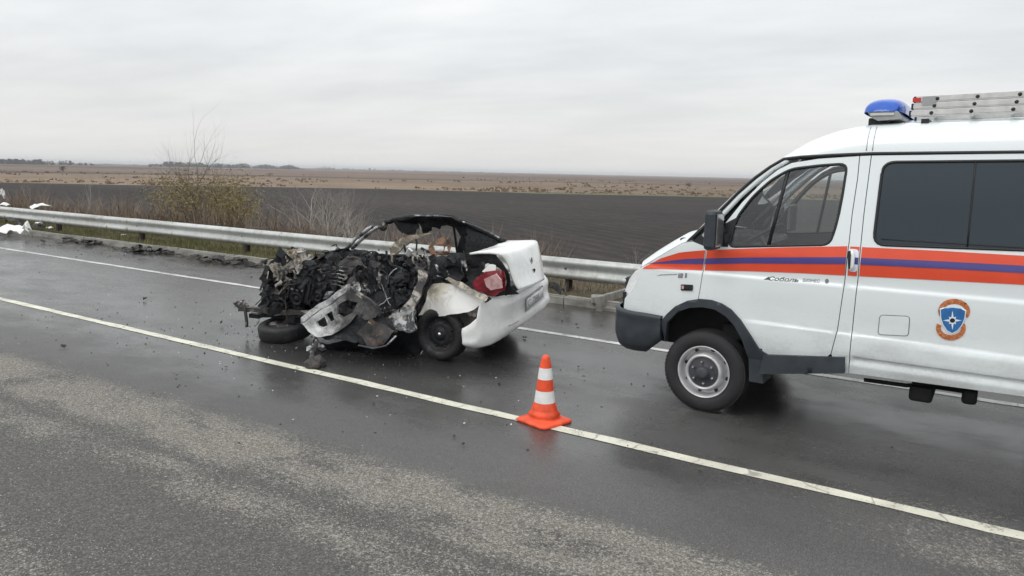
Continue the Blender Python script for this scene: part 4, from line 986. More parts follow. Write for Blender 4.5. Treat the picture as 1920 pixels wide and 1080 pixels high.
# --- roof beacon
b = empty('beacon', (0, 0, 0)); b.parent = van
xl, xr, bz = 1.015, 1.30, 2.512
m = MB(); n = 24; rows = []
for t in [0, .02, .06, .12, .2, .3, .5, .7, .8, .88, .94, .98, 1.0]:
    y = lerp(.24, VW - .24, t); k = (1 - abs(2 * t - 1) ** 7) ** .42 if 0 < t < 1 else .02; r = []
    for j in range(n + 1):
        a = math.pi * j / n; ex = .62; cx_ = math.copysign(abs(math.cos(a)) ** .8, math.cos(a)); sx = math.sin(a) ** .62
        r.append((lerp(xl, xr, .5) - cx_ * (xr - xl) / 2 * (.55 + .45 * k) + .012 * sx, y, bz + .115 * sx * k))
    rows.append(r)
m.grid(rows); fixn(m.build('lens', M['beacon_blue'], b))
m = MB(); sheet(m, rounded([(xl + .045, bz + .004), (xr - .03, bz + .004), (xr + .0, bz - .055), (xl + .12, bz - .065), (xl + .075, bz - .04)], .008, 2), lambda x, z, d: (x, .25 + d, z), thick=VW - .5, flat=True); fixn(m.build('beacon_base', M['grey_label'], b))
m = MB()
for y in (.34, VW - .34): m.box((xl + .12, y, bz - .07), (.14, .06, .06), bev=.01)
m.build('beacon_foot', M['dark_trim'], b)
m = MB(); m.box((xl + .15, .246, bz - .018), (.16, .012, .018)); m.build('beacon_bracket', M['aluminium'], b)
# ------------------------------------------------------------------ burnt-out car (local x backwards, y to the far side, z up; origin under the near rear wheel)
CTH = math.radians(11)
CF = np.array([-math.cos(CTH), -math.sin(CTH), 0]); CL = np.array([-math.sin(CTH), math.cos(CTH), 0]); CO = gz(820, 676)
car = empty('wrecked_car', tuple(CO), CTH, label='burnt out white saloon car with crushed front and torn open side', cat='car')
def cv(px, py, v):
    d = gplane(px, py, CO + CL * v, CL) - CO; return Vector((-float(d @ CF), v, float(d[2])))
def cg(px, py, z=0.0):
    d = gz(px, py, z) - CO; return Vector((-float(d @ CF), float(d @ CL), z))
rnd.seed(77)
def crump(p, a, s, seed=0.0):
    p = Vector(p); q = p * s + Vector((seed, seed * 1.7, -seed))
    return p + Vector((noise.noise(q), noise.noise(q + Vector((31, 7, 3))), noise.noise(q + Vector((5, 61, 17))))) * a + Vector((noise.noise(q * 2.3), noise.noise(q * 2.3 + Vector((9, 2, 4))), noise.noise(q * 2.3 + Vector((1, 8, 5))))) * a * .45
def torn(name, pts, mat, par=None, vfun=None, amp=.02, sc=5.0, thick=.006, seed=0.0, grid=.05, holes=(), edge=.010, flat=False):
    """sheet metal traced in pixels on a plane or a bent surface y = vfun(x, z), with ragged edge and dents"""
    L = []
    for q in pts:
        px, py = q[0], q[1]; v = q[2] if len(q) > 2 else None; p = cv(px, py, v if v is not None else 0.0); L.append(p)
    P2 = [(p.x, p.z) for p in L]
    if vfun is None:
        A = np.array([[p.x, p.z, 1] for p in L]); co, *_ = np.linalg.lstsq(A, np.array([p.y for p in L]), rcond=None); vfun = lambda x, z: co[0] * x + co[1] * z + co[2]
    H = [[(lambda p: (p.x, p.z))(cv(q[0], q[1], q[2] if len(q) > 2 else L[0].y)) for q in h] for h in holes]
    O = dens(P2, .035); O = [(x + edge * noise.noise(Vector((x * 23, z * 23, seed))), z + edge * noise.noise(Vector((x * 21, z * 25, seed + 5)))) for x, z in O]
    m = MB(); sheet(m, O, lambda x, z, d: tuple(crump((x, vfun(x, z) + d, z), amp, sc, seed)), H, grid, (), .04, thick, 0, flat)
    return fixn(m.build(name, M[mat], par if par is not None else car))

# --- boot lid: top, lip and rear face as one bent sheet
nearS = [cv(880, 474, .22), cv(905, 472, .20), cv(937, 475, .24), cv(947, 485, .28), cv(956, 502, .31), cv(962, 526, .32), cv(974, 543, .34)]
farS = [cv(949, 450.5, 1.42), cv(978, 449, 1.43), cv(1006, 449.5, 1.43), cv(1009, 458, 1.43), cv(1013, 478, 1.43), cv(1017, 500, 1.43), cv(1019, 521, 1.42)]
rows = []
for a, b in zip(nearS, farS):
    r = []
    for t in np.linspace(0, 1, 15):
        p = a.lerp(b, float(t)); k = 1 - abs(2 * t - 1) ** 3.2; p.x += .085 * k; p.z += .020 * k; r.append(p)
    rows.append(r)
def resample(rows, k):
    out = []
    for i in range(len(rows) - 1):
        for j in range(k): out.append([rows[i][c].lerp(rows[i + 1][c], j / k) for c in range(len(rows[0]))])
    return out + [rows[-1]]
rows = resample(rows, 5)
for _ in range(5): rows = [rows[0]] + [[(rows[i - 1][c] + rows[i][c] * 2 + rows[i + 1][c]) / 4 for c in range(15)] for i in range(1, len(rows) - 1)] + [rows[-1]]
rows = [[crump(p, .010 if i < 9 else .006, 4.0, 2.0) for p in r] for i, r in enumerate(rows)]
m = MB(); m.grid(rows); lid = fixn(m.build('boot_lid', M['car_white'], car))
so = lid.modifiers.new('thick', 'SOLIDIFY'); so.thickness = .02; so.offset = -1
def on_lid(px, py, v):   # a point on the rear face
    best = None
    for r in rows:
        for p in r:
            q = CO + (-p.x) * CF + p.y * CL + np.array([0, 0, p.z]); c = RC.T @ (q - CAMP); x, y = CX + F * c[0] / c[2], CY + F * c[1] / c[2]; d = (x - px) ** 2 + (y - py) ** 2
            if best is None or d < best[0]: best = (d, p)
    return best[1]
a = on_lid(996, 487, 0); m = MB()
m.lathe([(0, .012), (.030, .010), (.034, 0)], 4, axis='Y', smooth=False); o = m.build('badge', M['grey_text'], lid); o.location = a + Vector((.012, -.002, 0)); o.rotation_euler = (0, 0, math.radians(78)); o.scale = (.6, 1, 1.3)
a = on_lid(1000, 507, 0); m = MB(); m.lathe([(0, .012), (.018, .012), (.024, 0)], 14, axis='Y'); o = m.build('boot_lock', M['dark_trim'], lid); o.location = a + Vector((.012, -.002, 0)); o.rotation_euler = (0, 0, math.radians(80))

# --- rear bumper wraps from the near wheel round to the far corner
BS = [((866, 616), (868, 652), -.03), ((881, 608), (883, 655), -.025), ((894, 597), (895, 654), -.012), ((899, 566), (903, 652), .01), ((912, 554), (918, 648), .09), ((932, 556), (937, 640), .24), ((952, 553), (956, 628), .46), ((976, 543), (980, 612), .82), ((1000, 531), (1003, 595), 1.20), ((1014, 521), (1019, 582), 1.46), ((1021, 516), (1027, 571), 1.60)]
brow = []
for (tx, ty), (bx, by), v in BS:
    T, B = cv(tx, ty, v), cv(bx, by, v); r = []
    for t in [0, .06, .15, .28, .42, .55, .68, .8, .9, .97, 1.0]:
        p = T.lerp(B, t); k = interp(t, [0, .06, .15, .28, .42, .55, .68, .8, .9, .97, 1.0], [0, .35, .85, .90, .62, .60, .74, 1.0, .9, .5, .1]); side = sstep(.35, .0, v)
        p.x += .045 * k * (1 - side) - (.0 if t < .8 else .03 * (t - .8) / .2 * (1 - side)); p.y -= .014 * k * side - (.05 * max(0, (t - .8) / .2) * side)
        if .28 <= t <= .62: p.x -= .004 * (1 - side)
        r.append(p)
    brow.append(r)
lastc = [Vector((p.x - .22, p.y + .05, p.z)) for p in brow[-1]]; lastd = [Vector((p.x - .55, p.y + .06, p.z)) for p in brow[-1]]
brow += [lastc, lastd]
brow = [[crump(p, .008, 4, 9.0) for p in r] for r in resample(brow, 4)]
m = MB(); m.grid(brow); bump = fixn(m.build('rear_bumper', M['car_white'], car)); so = bump.modifiers.new('thick', 'SOLIDIFY'); so.thickness = .008; so.offset = -1
def bump_pt(px, py):
    best = None
    for r in brow:
        for p in r:
            q = CO + (-p.x) * CF + p.y * CL + np.array([0, 0, p.z]); c = RC.T @ (q - CAMP); x, y = CX + F * c[0] / c[2], CY + F * c[1] / c[2]; d = (x - px) ** 2 + (y - py) ** 2
            if best is None or d < best[0]: best = (d, p)
    return best[1].copy()
# number plate in its recess
def on_bumper(v, w, off=0.0):
    best = min((p for r in brow for p in r if p.x > .45), key=lambda p: (p.y - v) ** 2 + (p.z - w) ** 2)
    ps = sorted((p for r in brow for p in r if p.x > .45), key=lambda p: (p.y - v) ** 2 + (p.z - w) ** 2)[:4]
    return Vector((sum(p.x for p in ps) / 4 + off, v, w))
def plate_pt(t, h, off): 
    v = lerp(.86, 1.36, t); return on_bumper(v, lerp(.475, .475 + .115, h) + .075 * t, off)
m = MB(); m.grid([[plate_pt(t, h, .020) for t in np.linspace(0, 1, 9)] for h in (0, .5, 1)]); pl = m.build('number_plate', M['plate_white'], car)
sp_ = pl.modifiers.new('thick', 'SOLIDIFY'); sp_.thickness = .006; sp_.offset = 0
m = MB(); E_ = [plate_pt(t, -.12, .016) for t in np.linspace(-.04, 1.04, 9)] + [plate_pt(t, 1.12, .016) for t in np.linspace(1.04, -.04, 9)]; m.tube(E_ + [E_[0]], .007, 6, caps=False); m.build('plate_frame', M['grey_label'], pl)
cu = bpy.data.curves.new('plate_lettering', 'FONT'); cu.body = 'C 766'; cu.size = 1.0; cu.offset = .012
to = bpy.data.objects.new('plate_lettering', cu); C.objects.link(to); me = bpy.data.meshes.new_from_object(to.evaluated_get(bpy.context.evaluated_depsgraph_get())); bpy.data.objects.remove(to)
xs = [v.co.x for v in me.vertices]; ys = [v.co.y for v in me.vertices]
for v in me.vertices:
    t = .05 + .68 * (v.co.x - min(xs)) / (max(xs) - min(xs)); h = .17 + .64 * (v.co.y - min(ys)) / (max(ys) - min(ys))
    v.co = plate_pt(t, h, .0255)
me.materials.append(M['grey_text']); o = bpy.data.objects.new('plate_lettering', me); C.objects.link(o); o.parent = pl
Q = [bump_pt(x, y) + Vector((.065, -.03, .01)) for x, y in [(944, 614), (950, 608), (965, 601), (964, 606), (952, 614)]]
m = MB(); m.add(Q + [q - Vector((.015, -.012, 0)) for q in Q], [tuple(range(5))] + [(i, (i + 1) % 5, 5 + (i + 1) % 5, 5 + i) for i in range(5)]); fixn(m.build('reflector', M['tail_red'], bump))

# --- torn rear quarter panel, its folded upper edge and the tail lamp
torn('quarter_panel', [(786, 592, .02), (793, 570, .0), (803, 548, -.01), (818, 531, .0), (836, 527, .02), (862, 536, .0), (890, 549, -.01), (913, 559, .0), (905, 569, -.02), (884, 582, -.03), (862, 590, -.03), (845, 592, -.02), (815, 591, .0)], 'scorched_white', amp=.022, sc=4.5, seed=1.0, vfun=lambda x, z: -.02 + .10 * (z - .55) + .05 * math.sin(x * 7 + z * 6) - .06 * max(0, z - .72))
torn('quarter_panel_fold', [(834, 524, -.03), (842, 519, .02), (870, 533, .0), (900, 549, -.02), (916, 559, -.03), (912, 564, -.04), (885, 552, -.05), (858, 539, -.05)], 'tan_ash', amp=.016, sc=6, seed=4.0)
torn('wing_flap', [(885, 549, .05), (905, 548, .05), (921, 560, .04), (914, 570, .04), (900, 572, .04), (892, 604, .06), (872, 616, .06), (858, 592, .05), (884, 578, .05)], 'ash_metal', amp=.03, sc=7, seed=8.0)
torn('wheel_arch', [(780, 600, .03), (790, 591, .03), (815, 590, .03), (845, 592, .03), (866, 604, .05), (882, 622, .06), (880, 640, .06), (868, 622, .05), (850, 603, .04), (826, 597, .03), (800, 598, .03)], 'soot_deep', amp=.015, sc=6, seed=3.0)
tl = [(887, 533, .06), (896, 520, .08), (911, 510, .10), (934, 508, .12), (941, 520, .16), (944, 545, .20), (924, 556, .10), (905, 551, .07), (895, 543, .06)]
torn('tail_lamp', tl, 'tail_red', amp=.012, sc=6, thick=.10, seed=6.0, edge=.004)
torn('tail_lamp_lens', [(909, 524, .055), (928, 514, .075), (939, 525, .115), (941, 540, .125), (919, 545, .07), (912, 538, .06)], 'tail_pink', amp=.010, sc=6, thick=.03, seed=6.0, edge=.004)
torn('lamp_mount', [(905, 509, .12), (917, 494, .16), (929, 497, .18), (930, 508, .18), (912, 512, .12)], 'car_white', amp=.012, sc=6, thick=.01, seed=2.0)
# boot opening: blackened gutter between wing and lid
torn('boot_gutter', [(866, 478, .32), (920, 473, .26), (930, 478, .25), (946, 494, .30), (960, 515, .34), (962, 535, .34), (976, 548, .34), (946, 556, .24), (944, 530, .2), (938, 510, .2), (915, 492, .22), (890, 500, .25), (862, 500, .3)], 'soot_deep', amp=.02, sc=6, seed=5.0)
torn('inner_wing', [(800, 545, .20), (806, 505, .22), (820, 482, .24), (875, 480, .28), (915, 492, .30), (905, 520, .22), (895, 545, .18), (850, 560, .18)], 'soot', amp=.06, sc=6, seed=7.0)

# --- near rear wheel
o = empty('wheel', (0, 0, .285)); o.parent = car; o.location = cv(823, 634, .0) + Vector((0, .0, 0)); o.location.z = .287; o.rotation_euler = (0, .4, -.05)
m = MB(); m.lathe([(.185, .0), (.21, -.014), (.25, -.018), (.275, -.004), (.287, .02), (.287, .15), (.275, .175), (.25, .185), (.2, .18), (.185, .17)], 40, axis='Y', close=True); fixn(m.build('tyre', M['charred_rubber'], o))
m = MB(); m.lathe([(.19, .15), (.18, .03), (.192, .002), (.186, .006), (.170, .03), (.145, .045), (.125, .030), (.09, .022), (.07, .03), (.06, .012), (.03, .006), (0, .006)], 36, axis='Y'); fixn(m.build('rim', M['soot'], o))
for k in range(8):
    a = k * math.pi / 4; m = MB(); m.lathe([(0, .03), (.014, .03), (.017, .05)], 8, axis='Y', c=(.142 * math.cos(a), 0, .142 * math.sin(a))); m.build('rim_hole', M['under_black'], o)
m = MB(); m.lathe([(0, -.004), (.016, -.002), (.022, .01)], 10, axis='Y'); m.build('hub_cap', M['chrome'], o)
o = empty('wheel', (.03, 1.48, .287)); o.parent = car
m = MB(); m.lathe([(.10, .0), (.21, -.014), (.25, -.018), (.275, -.004), (.287, .02), (.287, .15), (.275, .175), (.25, .185), (.1, .18)], 32, axis='Y', close=True); fixn(m.build('tyre', M['charred_rubber'], o))

# --- floor pan, sills and burnt-out cabin
def lump(name, parts, mat, amp, sc, sub=4, seed=0.0, par=None):
    bm = bmesh.new()
    for (c, d) in parts:
        r = bmesh.ops.create_icosphere(bm, subdivisions=sub, radius=1.0)
        for v in r['verts']:
            p = Vector((v.co.x * d[0], v.co.y * d[1], v.co.z * d[2])) + Vector(c)
            n_ = 0.0; a = amp; s = sc
            for _ in range(4):
                n_ += a * (1 - 2 * abs(noise.noise(p * s + Vector((seed, c[0], c[1]))))); a *= .55; s *= 2.1
            cell = noise.cell_vector(p * 9 + Vector((seed, 0, 0))) - Vector((.5, .5, .5))
            v.co = p + v.co.normalized() * n_ + cell * amp * .28
    me = bpy.data.meshes.new(name); bm.to_mesh(me); bm.free(); me.materials.append(M[mat]); o = bpy.data.objects.new(name, me); C.objects.link(o); o.parent = par if par is not None else car
    return o
m = MB(); m.box((-.85, .82, .24), (2.4, 1.40, .10)); m.box((.15, .85, .38), (.7, 1.2, .30)); m.box((.12, .9, .55), (.6, 1.1, .30)); fp = m.build('floor_pan', M['soot_deep'], car)
torn('door_panel', [(640, 470, 1.55), (700, 478, 1.6), (790, 480, 1.6), (868, 478, 1.58), (905, 474, 1.5), (900, 540, 1.5), (790, 585, 1.6), (690, 590, 1.6), (640, 570, 1.55)], 'soot_deep', amp=.03, sc=4, seed=12.0, grid=.08)
torn('rear_seat_frame', [(800, 492, .55), (818, 476, .7), (872, 479, .75), (880, 560, .5), (800, 570, .45)], 'soot', amp=.05, sc=6, seed=14.0, grid=.06)
lump('cabin_wreckage', [((-.55, .80, .46), (.40, .50, .20)), ((-1.05, .85, .44), (.45, .5, .22)), ((-1.45, .9, .50), (.3, .45, .2)), ((-.15, .85, .55), (.3, .45, .2))], 'soot_deep', .09, 4.2, 4, 3.0)

# --- roof frame of the far side
def pole(name, pts, r, mat, n=8, par=None):
    m = MB(); P = [cv(*p) for p in pts]
    Q = []
    for i in range(len(P) - 1):
        for k in range(4): Q.append(P[i].lerp(P[i + 1], k / 4))
    Q.append(P[-1]); Q = [crump(q, r * .5, 9, r * 50) for q in Q]
    m.tube(Q, r, n); return m.build(name, M[mat], par if par is not None else car)
pole('screen_pillar', [(648, 468, 1.45), (672, 444, 1.42), (690, 430, 1.38), (697, 425, 1.35)], .024, 'scorched_steel')
pole('screen_pillar', [(660, 466, 1.50), (684, 443, 1.48), (705, 428, 1.44), (716, 424, 1.42)], .024, 'scorched_steel')
lump('pillar_joint', [((cv(718, 422, 1.42)), (.055, .05, .06))], 'ash_metal', .012, 8, 3, 2.0)
pole('roof_rail', [(716, 421, 1.42), (738, 412, 1.42), (765, 407, 1.4), (800, 405.5, 1.4), (830, 407, 1.4), (850, 409, 1.42), (870, 418, 1.42), (900, 431, 1.42), (930, 446, 1.42), (948, 455, 1.4)], .034, 'soot')
pole('roof_edge', [(778, 404.5, 1.25), (810, 405, 1.25), (848, 407.5, 1.25)], .012, 'scorched_steel')
pole('roof_edge', [(868, 416, 1.35), (890, 424, 1.35), (920, 437, 1.35), (936, 446, 1.35)], .010, 'scorched_steel')
torn('headlining', [(738, 415, 1.30), (755, 409, 1.28), (782, 408, 1.28), (786, 424, 1.3), (772, 440, 1.3), (752, 438, 1.3)], 'soot_deep', amp=.03, sc=7, seed=21.0)
torn('headlining', [(800, 412, 1.2), (830, 410, 1.2), (838, 421, 1.22), (822, 430, 1.25), (806, 424, 1.25)], 'soot', amp=.03, sc=8, seed=26.0)
torn('window_trim', [(866, 440, 1.40), (874, 436, 1.40), (880, 476, 1.4), (870, 478, 1.45)], 'soot_deep', amp=.02, sc=7, seed=27.0)
torn('roof_skin', [(742, 414, 1.25), (790, 406, 1.1), (846, 408, 1.1), (872, 422, 1.25), (858, 428, 1.30), (835, 419, 1.35), (812, 424, 1.35), (790, 418, 1.35), (765, 426, 1.3)], 'soot', amp=.02, sc=7, seed=22.0)
torn('rear_quarter_pillar', [(848, 410, 1.42), (872, 419, 1.42), (905, 434, 1.42), (946, 456, 1.40), (905, 469, 1.36), (875, 479, 1.36), (874, 450, 1.4), (866, 430, 1.42)], 'soot_deep', amp=.02, sc=5, seed=23.0)
pole('centre_pillar', [(784, 412, 1.45), (787, 425, 1.47), (785, 442, 1.5)], .028, 'tan_ash')
pole('door_frame', [(848, 412, 1.45), (853, 440, 1.5), (858, 476, 1.55)], .016, 'soot')
pole('door_frame', [(812, 412, 1.40), (813, 420, 1.42)], .012, 'soot')
pole('window_track', [(866, 436, 1.45), (871, 460, 1.5), (872, 478, 1.55)], .008, 'scorched_steel')
torn('roof_lining', [(786, 414, 1.35), (806, 412, 1.3), (812, 428, 1.33), (800, 440, 1.4), (791, 434, 1.4)], 'soot', amp=.04, sc=8, seed=28.0)
torn('pillar_lining', [(846, 414, 1.40), (868, 420, 1.38), (874, 446, 1.4), (868, 476, 1.45), (858, 472, 1.5), (862, 446, 1.45)], 'soot', amp=.03, sc=8, seed=29.0)
torn('seat_remains', [(808, 452, 1.0), (826, 446, 1.05), (846, 452, 1.08), (850, 478, 1.0), (806, 480, .95)], 'rusty_frame', amp=.05, sc=9, seed=30.0, holes=[[(815, 458, 1.0), (826, 456, 1.02), (828, 470, 1.02), (816, 472, 1.0)], [(833, 456, 1.04), (842, 458, 1.05), (843, 471, 1.03), (833, 471, 1.03)]])
pole('belt_rail', [(790, 466, 1.45), (800, 471, 1.42), (830, 476, 1.4), (870, 477, 1.38), (915, 476, 1.2)], .018, 'soot_deep')
pole('belt_rail', [(676, 476, 1.55), (735, 480, 1.55), (790, 480, 1.55)], .02, 'soot')
pole('hanging_strip', [(735, 520, .55), (735, 480, .52), (731, 462, .5)], .012, 'tan_ash')
torn('bent_roof_strip', [(733, 474, .30), (738, 458, .30), (752, 447, .32), (772, 441, .36), (796, 437, .42), (812, 436, .46), (790, 444, .42), (770, 452, .36), (754, 465, .32), (744, 476, .30)], 'tan_ash', amp=.012, sc=6, seed=25.0, edge=.006, thick=.03)

for k, (x0, y0, x1, y1, v) in enumerate([(742, 448, 738, 500, .6), (757, 455, 764, 520, .35), (797, 470, 803, 520, .3), (776, 438, 780, 470, .9), (724, 470, 728, 540, .4), (712, 480, 706, 560, .35)]):
    pole('hanging_strip', [(x0, y0, v), ((x0 + x1) / 2 + 3, (y0 + y1) / 2, v - .02), (x1, y1, v - .03)], .010 + .004 * (k % 3), ['soot', 'soot_deep', 'ash_metal'][k % 3], 6)

# --- crushed side: pillar remains and door skin between the wheels
torn('centre_pillar_base', [(786, 506, .10), (800, 512, .06), (794, 545, .0), (778, 572, -.06), (772, 600, -.10), (768, 612, -.10), (752, 606, -.12), (740, 596, -.14), (750, 580, -.10), (770, 556, -.04), (782, 530, .04)], 'ash_metal', amp=.03, sc=6, seed=31.0, thick=.05)
torn('sill_end', [(742, 590, -.15), (760, 578, -.13), (776, 586, -.12), (778, 612, -.13), (764, 624, -.16), (742, 614, -.18), (736, 602, -.18)], 'scorched_steel', amp=.045, sc=8, seed=35.0, thick=.05, holes=[[(755, 594, -.14), (765, 592, -.14), (768, 602, -.14), (758, 604, -.14)]])
torn('sill_end', [(728, 600, -.12), (745, 582, -.10), (752, 596, -.12), (745, 616, -.14), (734, 616, -.14)], 'ash_metal', amp=.05, sc=9, seed=36.0, thick=.03)
torn('door_post', [(796, 520, .10), (806, 508, .10), (806, 540, .06), (792, 575, .03), (784, 590, .02), (786, 560, .05)], 'soot', amp=.03, sc=7, seed=33.0)
torn('door_beam', [(770, 477, .30), (790, 482, .30), (800, 500, .26), (792, 510, .24), (776, 495, .28)], 'ash_metal', amp=.03, sc=8, seed=34.0)
m = MB(); a = cv(767, 474, .28); m.box(a, (.07, .03, .10), Matrix.Rotation(.6, 3, 'Y'), bev=.012); m.build('seat_belt_reel', M['chrome'], car)

# --- front: engine bay folded into a heap
eng = lump('engine_bay', [(cv(532, 552, .62), (.15, .24, .16)), (cv(556, 526, .66), (.17, .24, .13)), (cv(592, 514, .70), (.20, .28, .12)), (cv(640, 508, .80), (.24, .30, .13)), (cv(550, 578, .60), (.20, .22, .09)), (cv(600, 572, .55), (.26, .28, .14)), (cv(670, 578, .55), (.30, .32, .18)), (cv(740, 575, .55), (.26, .30, .22)), (cv(655, 492, 1.05), (.24, .28, .10)), (cv(735, 545, .85), (.28, .34, .16))], 'soot_deep', .06, 3.4, 4, 1.0)
rnd.seed(61)
for k in range(16):
    px, py = (rnd.uniform(515, 690), rnd.uniform(500, 580)) if k < 12 else (rnd.uniform(690, 790), rnd.uniform(520, 600))
    d = rnd.uniform(.035, .08); lump('burnt_block', [(cv(px, py, rnd.uniform(.15, .40)), (d * rnd.uniform(.6, 1.8), d, d * rnd.uniform(.5, 1.5)))], rnd.choice(['soot', 'soot_deep', 'soot_deep']), d * .5, 1.3 / d, 3, k * 1.3, eng)
def shards(name, n, boxes, mat, s0, s1, seed, par=None, joined=True):
    rnd.seed(seed); m = MB(); out = []
    for _ in range(n):
        (x0, y0, x1, y1, v0, v1) = rnd.choice(boxes); c = cv(rnd.uniform(x0, x1), rnd.uniform(y0, y1), rnd.uniform(v0, v1))
        L, W_ = rnd.uniform(s0, s1), rnd.uniform(.12, .55); W_ *= L; k = rnd.randint(3, 5)
        a = Vector((rnd.gauss(0, 1), rnd.gauss(0, .5), rnd.gauss(0, 1))).normalized(); b = a.cross(Vector((rnd.gauss(0, .6), 1, rnd.gauss(0, .6)))).normalized(); n_ = a.cross(b)
        r = []; off_ = 0.0; cur = c - a * L / 2
        for i in range(k + 1):
            an = rnd.gauss(0, .55); cur = cur + (a * math.cos(an) + n_ * math.sin(an)) * (L / k); w = W_ * rnd.uniform(.5, 1.1) / 2; tw = rnd.gauss(0, .25)
            r.append([cur - (b * math.cos(tw) + n_ * math.sin(tw)) * w, cur + n_ * rnd.gauss(0, .12) * w, cur + (b * math.cos(tw) + n_ * math.sin(tw)) * w])
        bad = False
        for p in (r[0][1], r[-1][1], r[len(r) // 2][0], r[len(r) // 2][2]):
            q = CO - p.x * CF + p.y * CL + np.array([0, 0, p.z]); cc_ = RC.T @ (q - CAMP); X_, Y_ = CX + F * cc_[0] / cc_[2], CY + F * cc_[1] / cc_[2]
            if Y_ < interp(X_, [480, 500, 530, 575, 610, 650, 700, 790, 810, 880], [530, 492, 466, 470, 477, 464, 472, 476, 484, 486]) - 3 or X_ < 484 or p.z < .02: bad = True
        if bad: continue
        if joined: m.grid(r, smooth=False)
        else:
            q = MB(); q.grid(r, smooth=False); out.append(q.build(name, M[mat], par if par is not None else car))
    return m.build(name, M[mat], par if par is not None else car) if joined else out
front = [(495, 490, 560, 585, .12, .45), (520, 468, 610, 520, .25, .7), (600, 466, 690, 510, .35, .8), (500, 520, 600, 590, .12, .35)]
shards('crumpled_bonnet', 34, [(515, 472, 580, 500, .20, .5), (508, 490, 560, 545, .10, .25), (520, 500, 560, 548, .10, .22)], 'bonnet_ash', .12, .28, 5, eng, False)
shards('torn_sheet', 70, front, 'soot', .14, .42, 6, eng, False)
shards('torn_sheet', 26, front, 'soot_deep', .14, .36, 66, eng, False)
shards('torn_sheet', 26, [(600, 470, 690, 540, .2, .6)], 'ash_metal', .10, .26, 67, eng, False)
shards('ash_flake', 16, [(515, 472, 560, 545, .15, .3), (528, 468, 585, 490, .25, .5)], 'tan_ash', .06, .15, 16, eng, False)
shards('torn_sheet', 50, [(640, 480, 800, 590, .15, .4), (690, 470, 800, 540, .3, .8)], 'soot', .08, .26, 7, None, False)
shards('bent_bracket', 22, [(660, 500, 800, 600, .08, .3), (800, 490, 880, 530, .1, .25)], 'scorched_steel', .05, .13, 8, None, False)
def hoses(name, n, boxes, mat, seed, r0=.005, r1=.012):
    rnd.seed(seed)
    for _ in range(n):
        (x0, y0, x1, y1, v0, v1) = rnd.choice(boxes); p = cv(rnd.uniform(x0, x1), rnd.uniform(y0, y1), rnd.uniform(v0, v1)); d = Vector((rnd.gauss(0, 1), rnd.gauss(0, .4), rnd.gauss(-.3, .5))).normalized(); pts = [p]
        for i in range(9):
            d = (d + Vector((rnd.gauss(0, .35), rnd.gauss(0, .2), rnd.gauss(0, .30) - .16))).normalized(); p = p + d * .05; p.z = min(max(.03, p.z), pts[0].z + .03); pts.append(p)
        m = MB(); m.tube(pts, rnd.uniform(r0, r1), 6); m.build(name, M[mat], car)
hoses('burnt_hose', 16, front, 'charred_rubber', 4, .008, .016)
hoses('wiring', 46, front + [(660, 480, 800, 600, .1, .4)], 'soot', 9, .003, .007)
hoses('wiring', 8, [(700, 500, 820, 610, .02, .2)], 'scorched_steel', 12, .003, .006)

torn('bonnet_fold', [(508, 500, .22), (530, 470, .26), (556, 472, .30), (566, 486, .28), (548, 500, .20), (552, 522, .17), (538, 545, .15), (528, 520, .17), (516, 522, .2)], 'tan_ash', amp=.07, sc=9, seed=61.0, flat=True)
torn('bonnet_fold', [(540, 470, .40), (575, 470, .45), (590, 480, .40), (570, 494, .32), (560, 520, .25), (550, 500, .3)], 'bonnet_ash', amp=.07, sc=9, seed=62.0, flat=True)
torn('bonnet_fold', [(496, 520, .22), (514, 500, .22), (520, 530, .18), (512, 560, .16), (498, 552, .2)], 'soot', amp=.06, sc=9, seed=63.0, flat=True)
torn('bulkhead_sheet', [(590, 486, .55), (640, 470, .75), (690, 478, .8), (700, 500, .7), (660, 510, .55), (610, 520, .45)], 'soot', amp=.07, sc=7, seed=64.0, flat=True)
torn('inner_wing', [(560, 530, .22), (600, 500, .28), (640, 505, .32), (660, 530, .28), (640, 560, .2), (590, 575, .16), (560, 565, .18)], 'soot_deep', amp=.08, sc=6, seed=65.0, flat=True)
torn('dash_sheet', [(690, 500, .5), (720, 488, .6), (770, 500, .55), (790, 530, .4), (760, 570, .3), (710, 560, .35)], 'soot_deep', amp=.07, sc=6, seed=66.0, flat=True)

shards('torn_sheet', 34, [(690, 478, 800, 500, .2, .9), (800, 486, 880, 520, .2, .5)], 'soot_deep', .10, .34, 71, None, False)
shards('torn_sheet', 14, [(690, 478, 800, 500, .2, .9)], 'soot', .08, .20, 72, None, False)
# parts of the engine one can still tell apart
c = cv(575, 545, .22); m = MB(); m.box(c, (.34, .26, .22), Matrix.Rotation(.25, 3, 'Y'), bev=.015)
for k in range(5): m.box(c + Vector((-.14 + .07 * k, -.135, .02)), (.018, .03, .20), Matrix.Rotation(.25, 3, 'Y'))
m.build('engine_block', M['soot'], car)
for (px, py, v, r) in ((556, 560, .06, .075), (596, 556, .05, .055)):
    m = MB(); m.lathe([(0, -.02), (r * .3, -.02), (r * .35, -.005), (r * .8, -.005), (r * .85, -.018), (r, -.018), (r, .03), (0, .03)], 22, axis='Y'); o = m.build('pulley', M['soot'], car); o.location = cv(px, py, v); o.rotation_euler = (.2, .1, .15)
a_, b_ = cv(628, 548, .16), cv(648, 496, .30); m = MB(); n_ = 90
m.tube([a_, b_], .022, 10); m.build('suspension_strut', M['soot'], car)
d_ = (b_ - a_); e1_ = d_.orthogonal().normalized(); e2_ = d_.normalized().cross(e1_)
m = MB(); m.tube([a_ + d_ * (.15 + .75 * i / n_) + (e1_ * math.cos(i * .42) + e2_ * math.sin(i * .42)) * .062 for i in range(n_)], .007, 6); m.build('coil_spring', M['scorched_steel'], car)
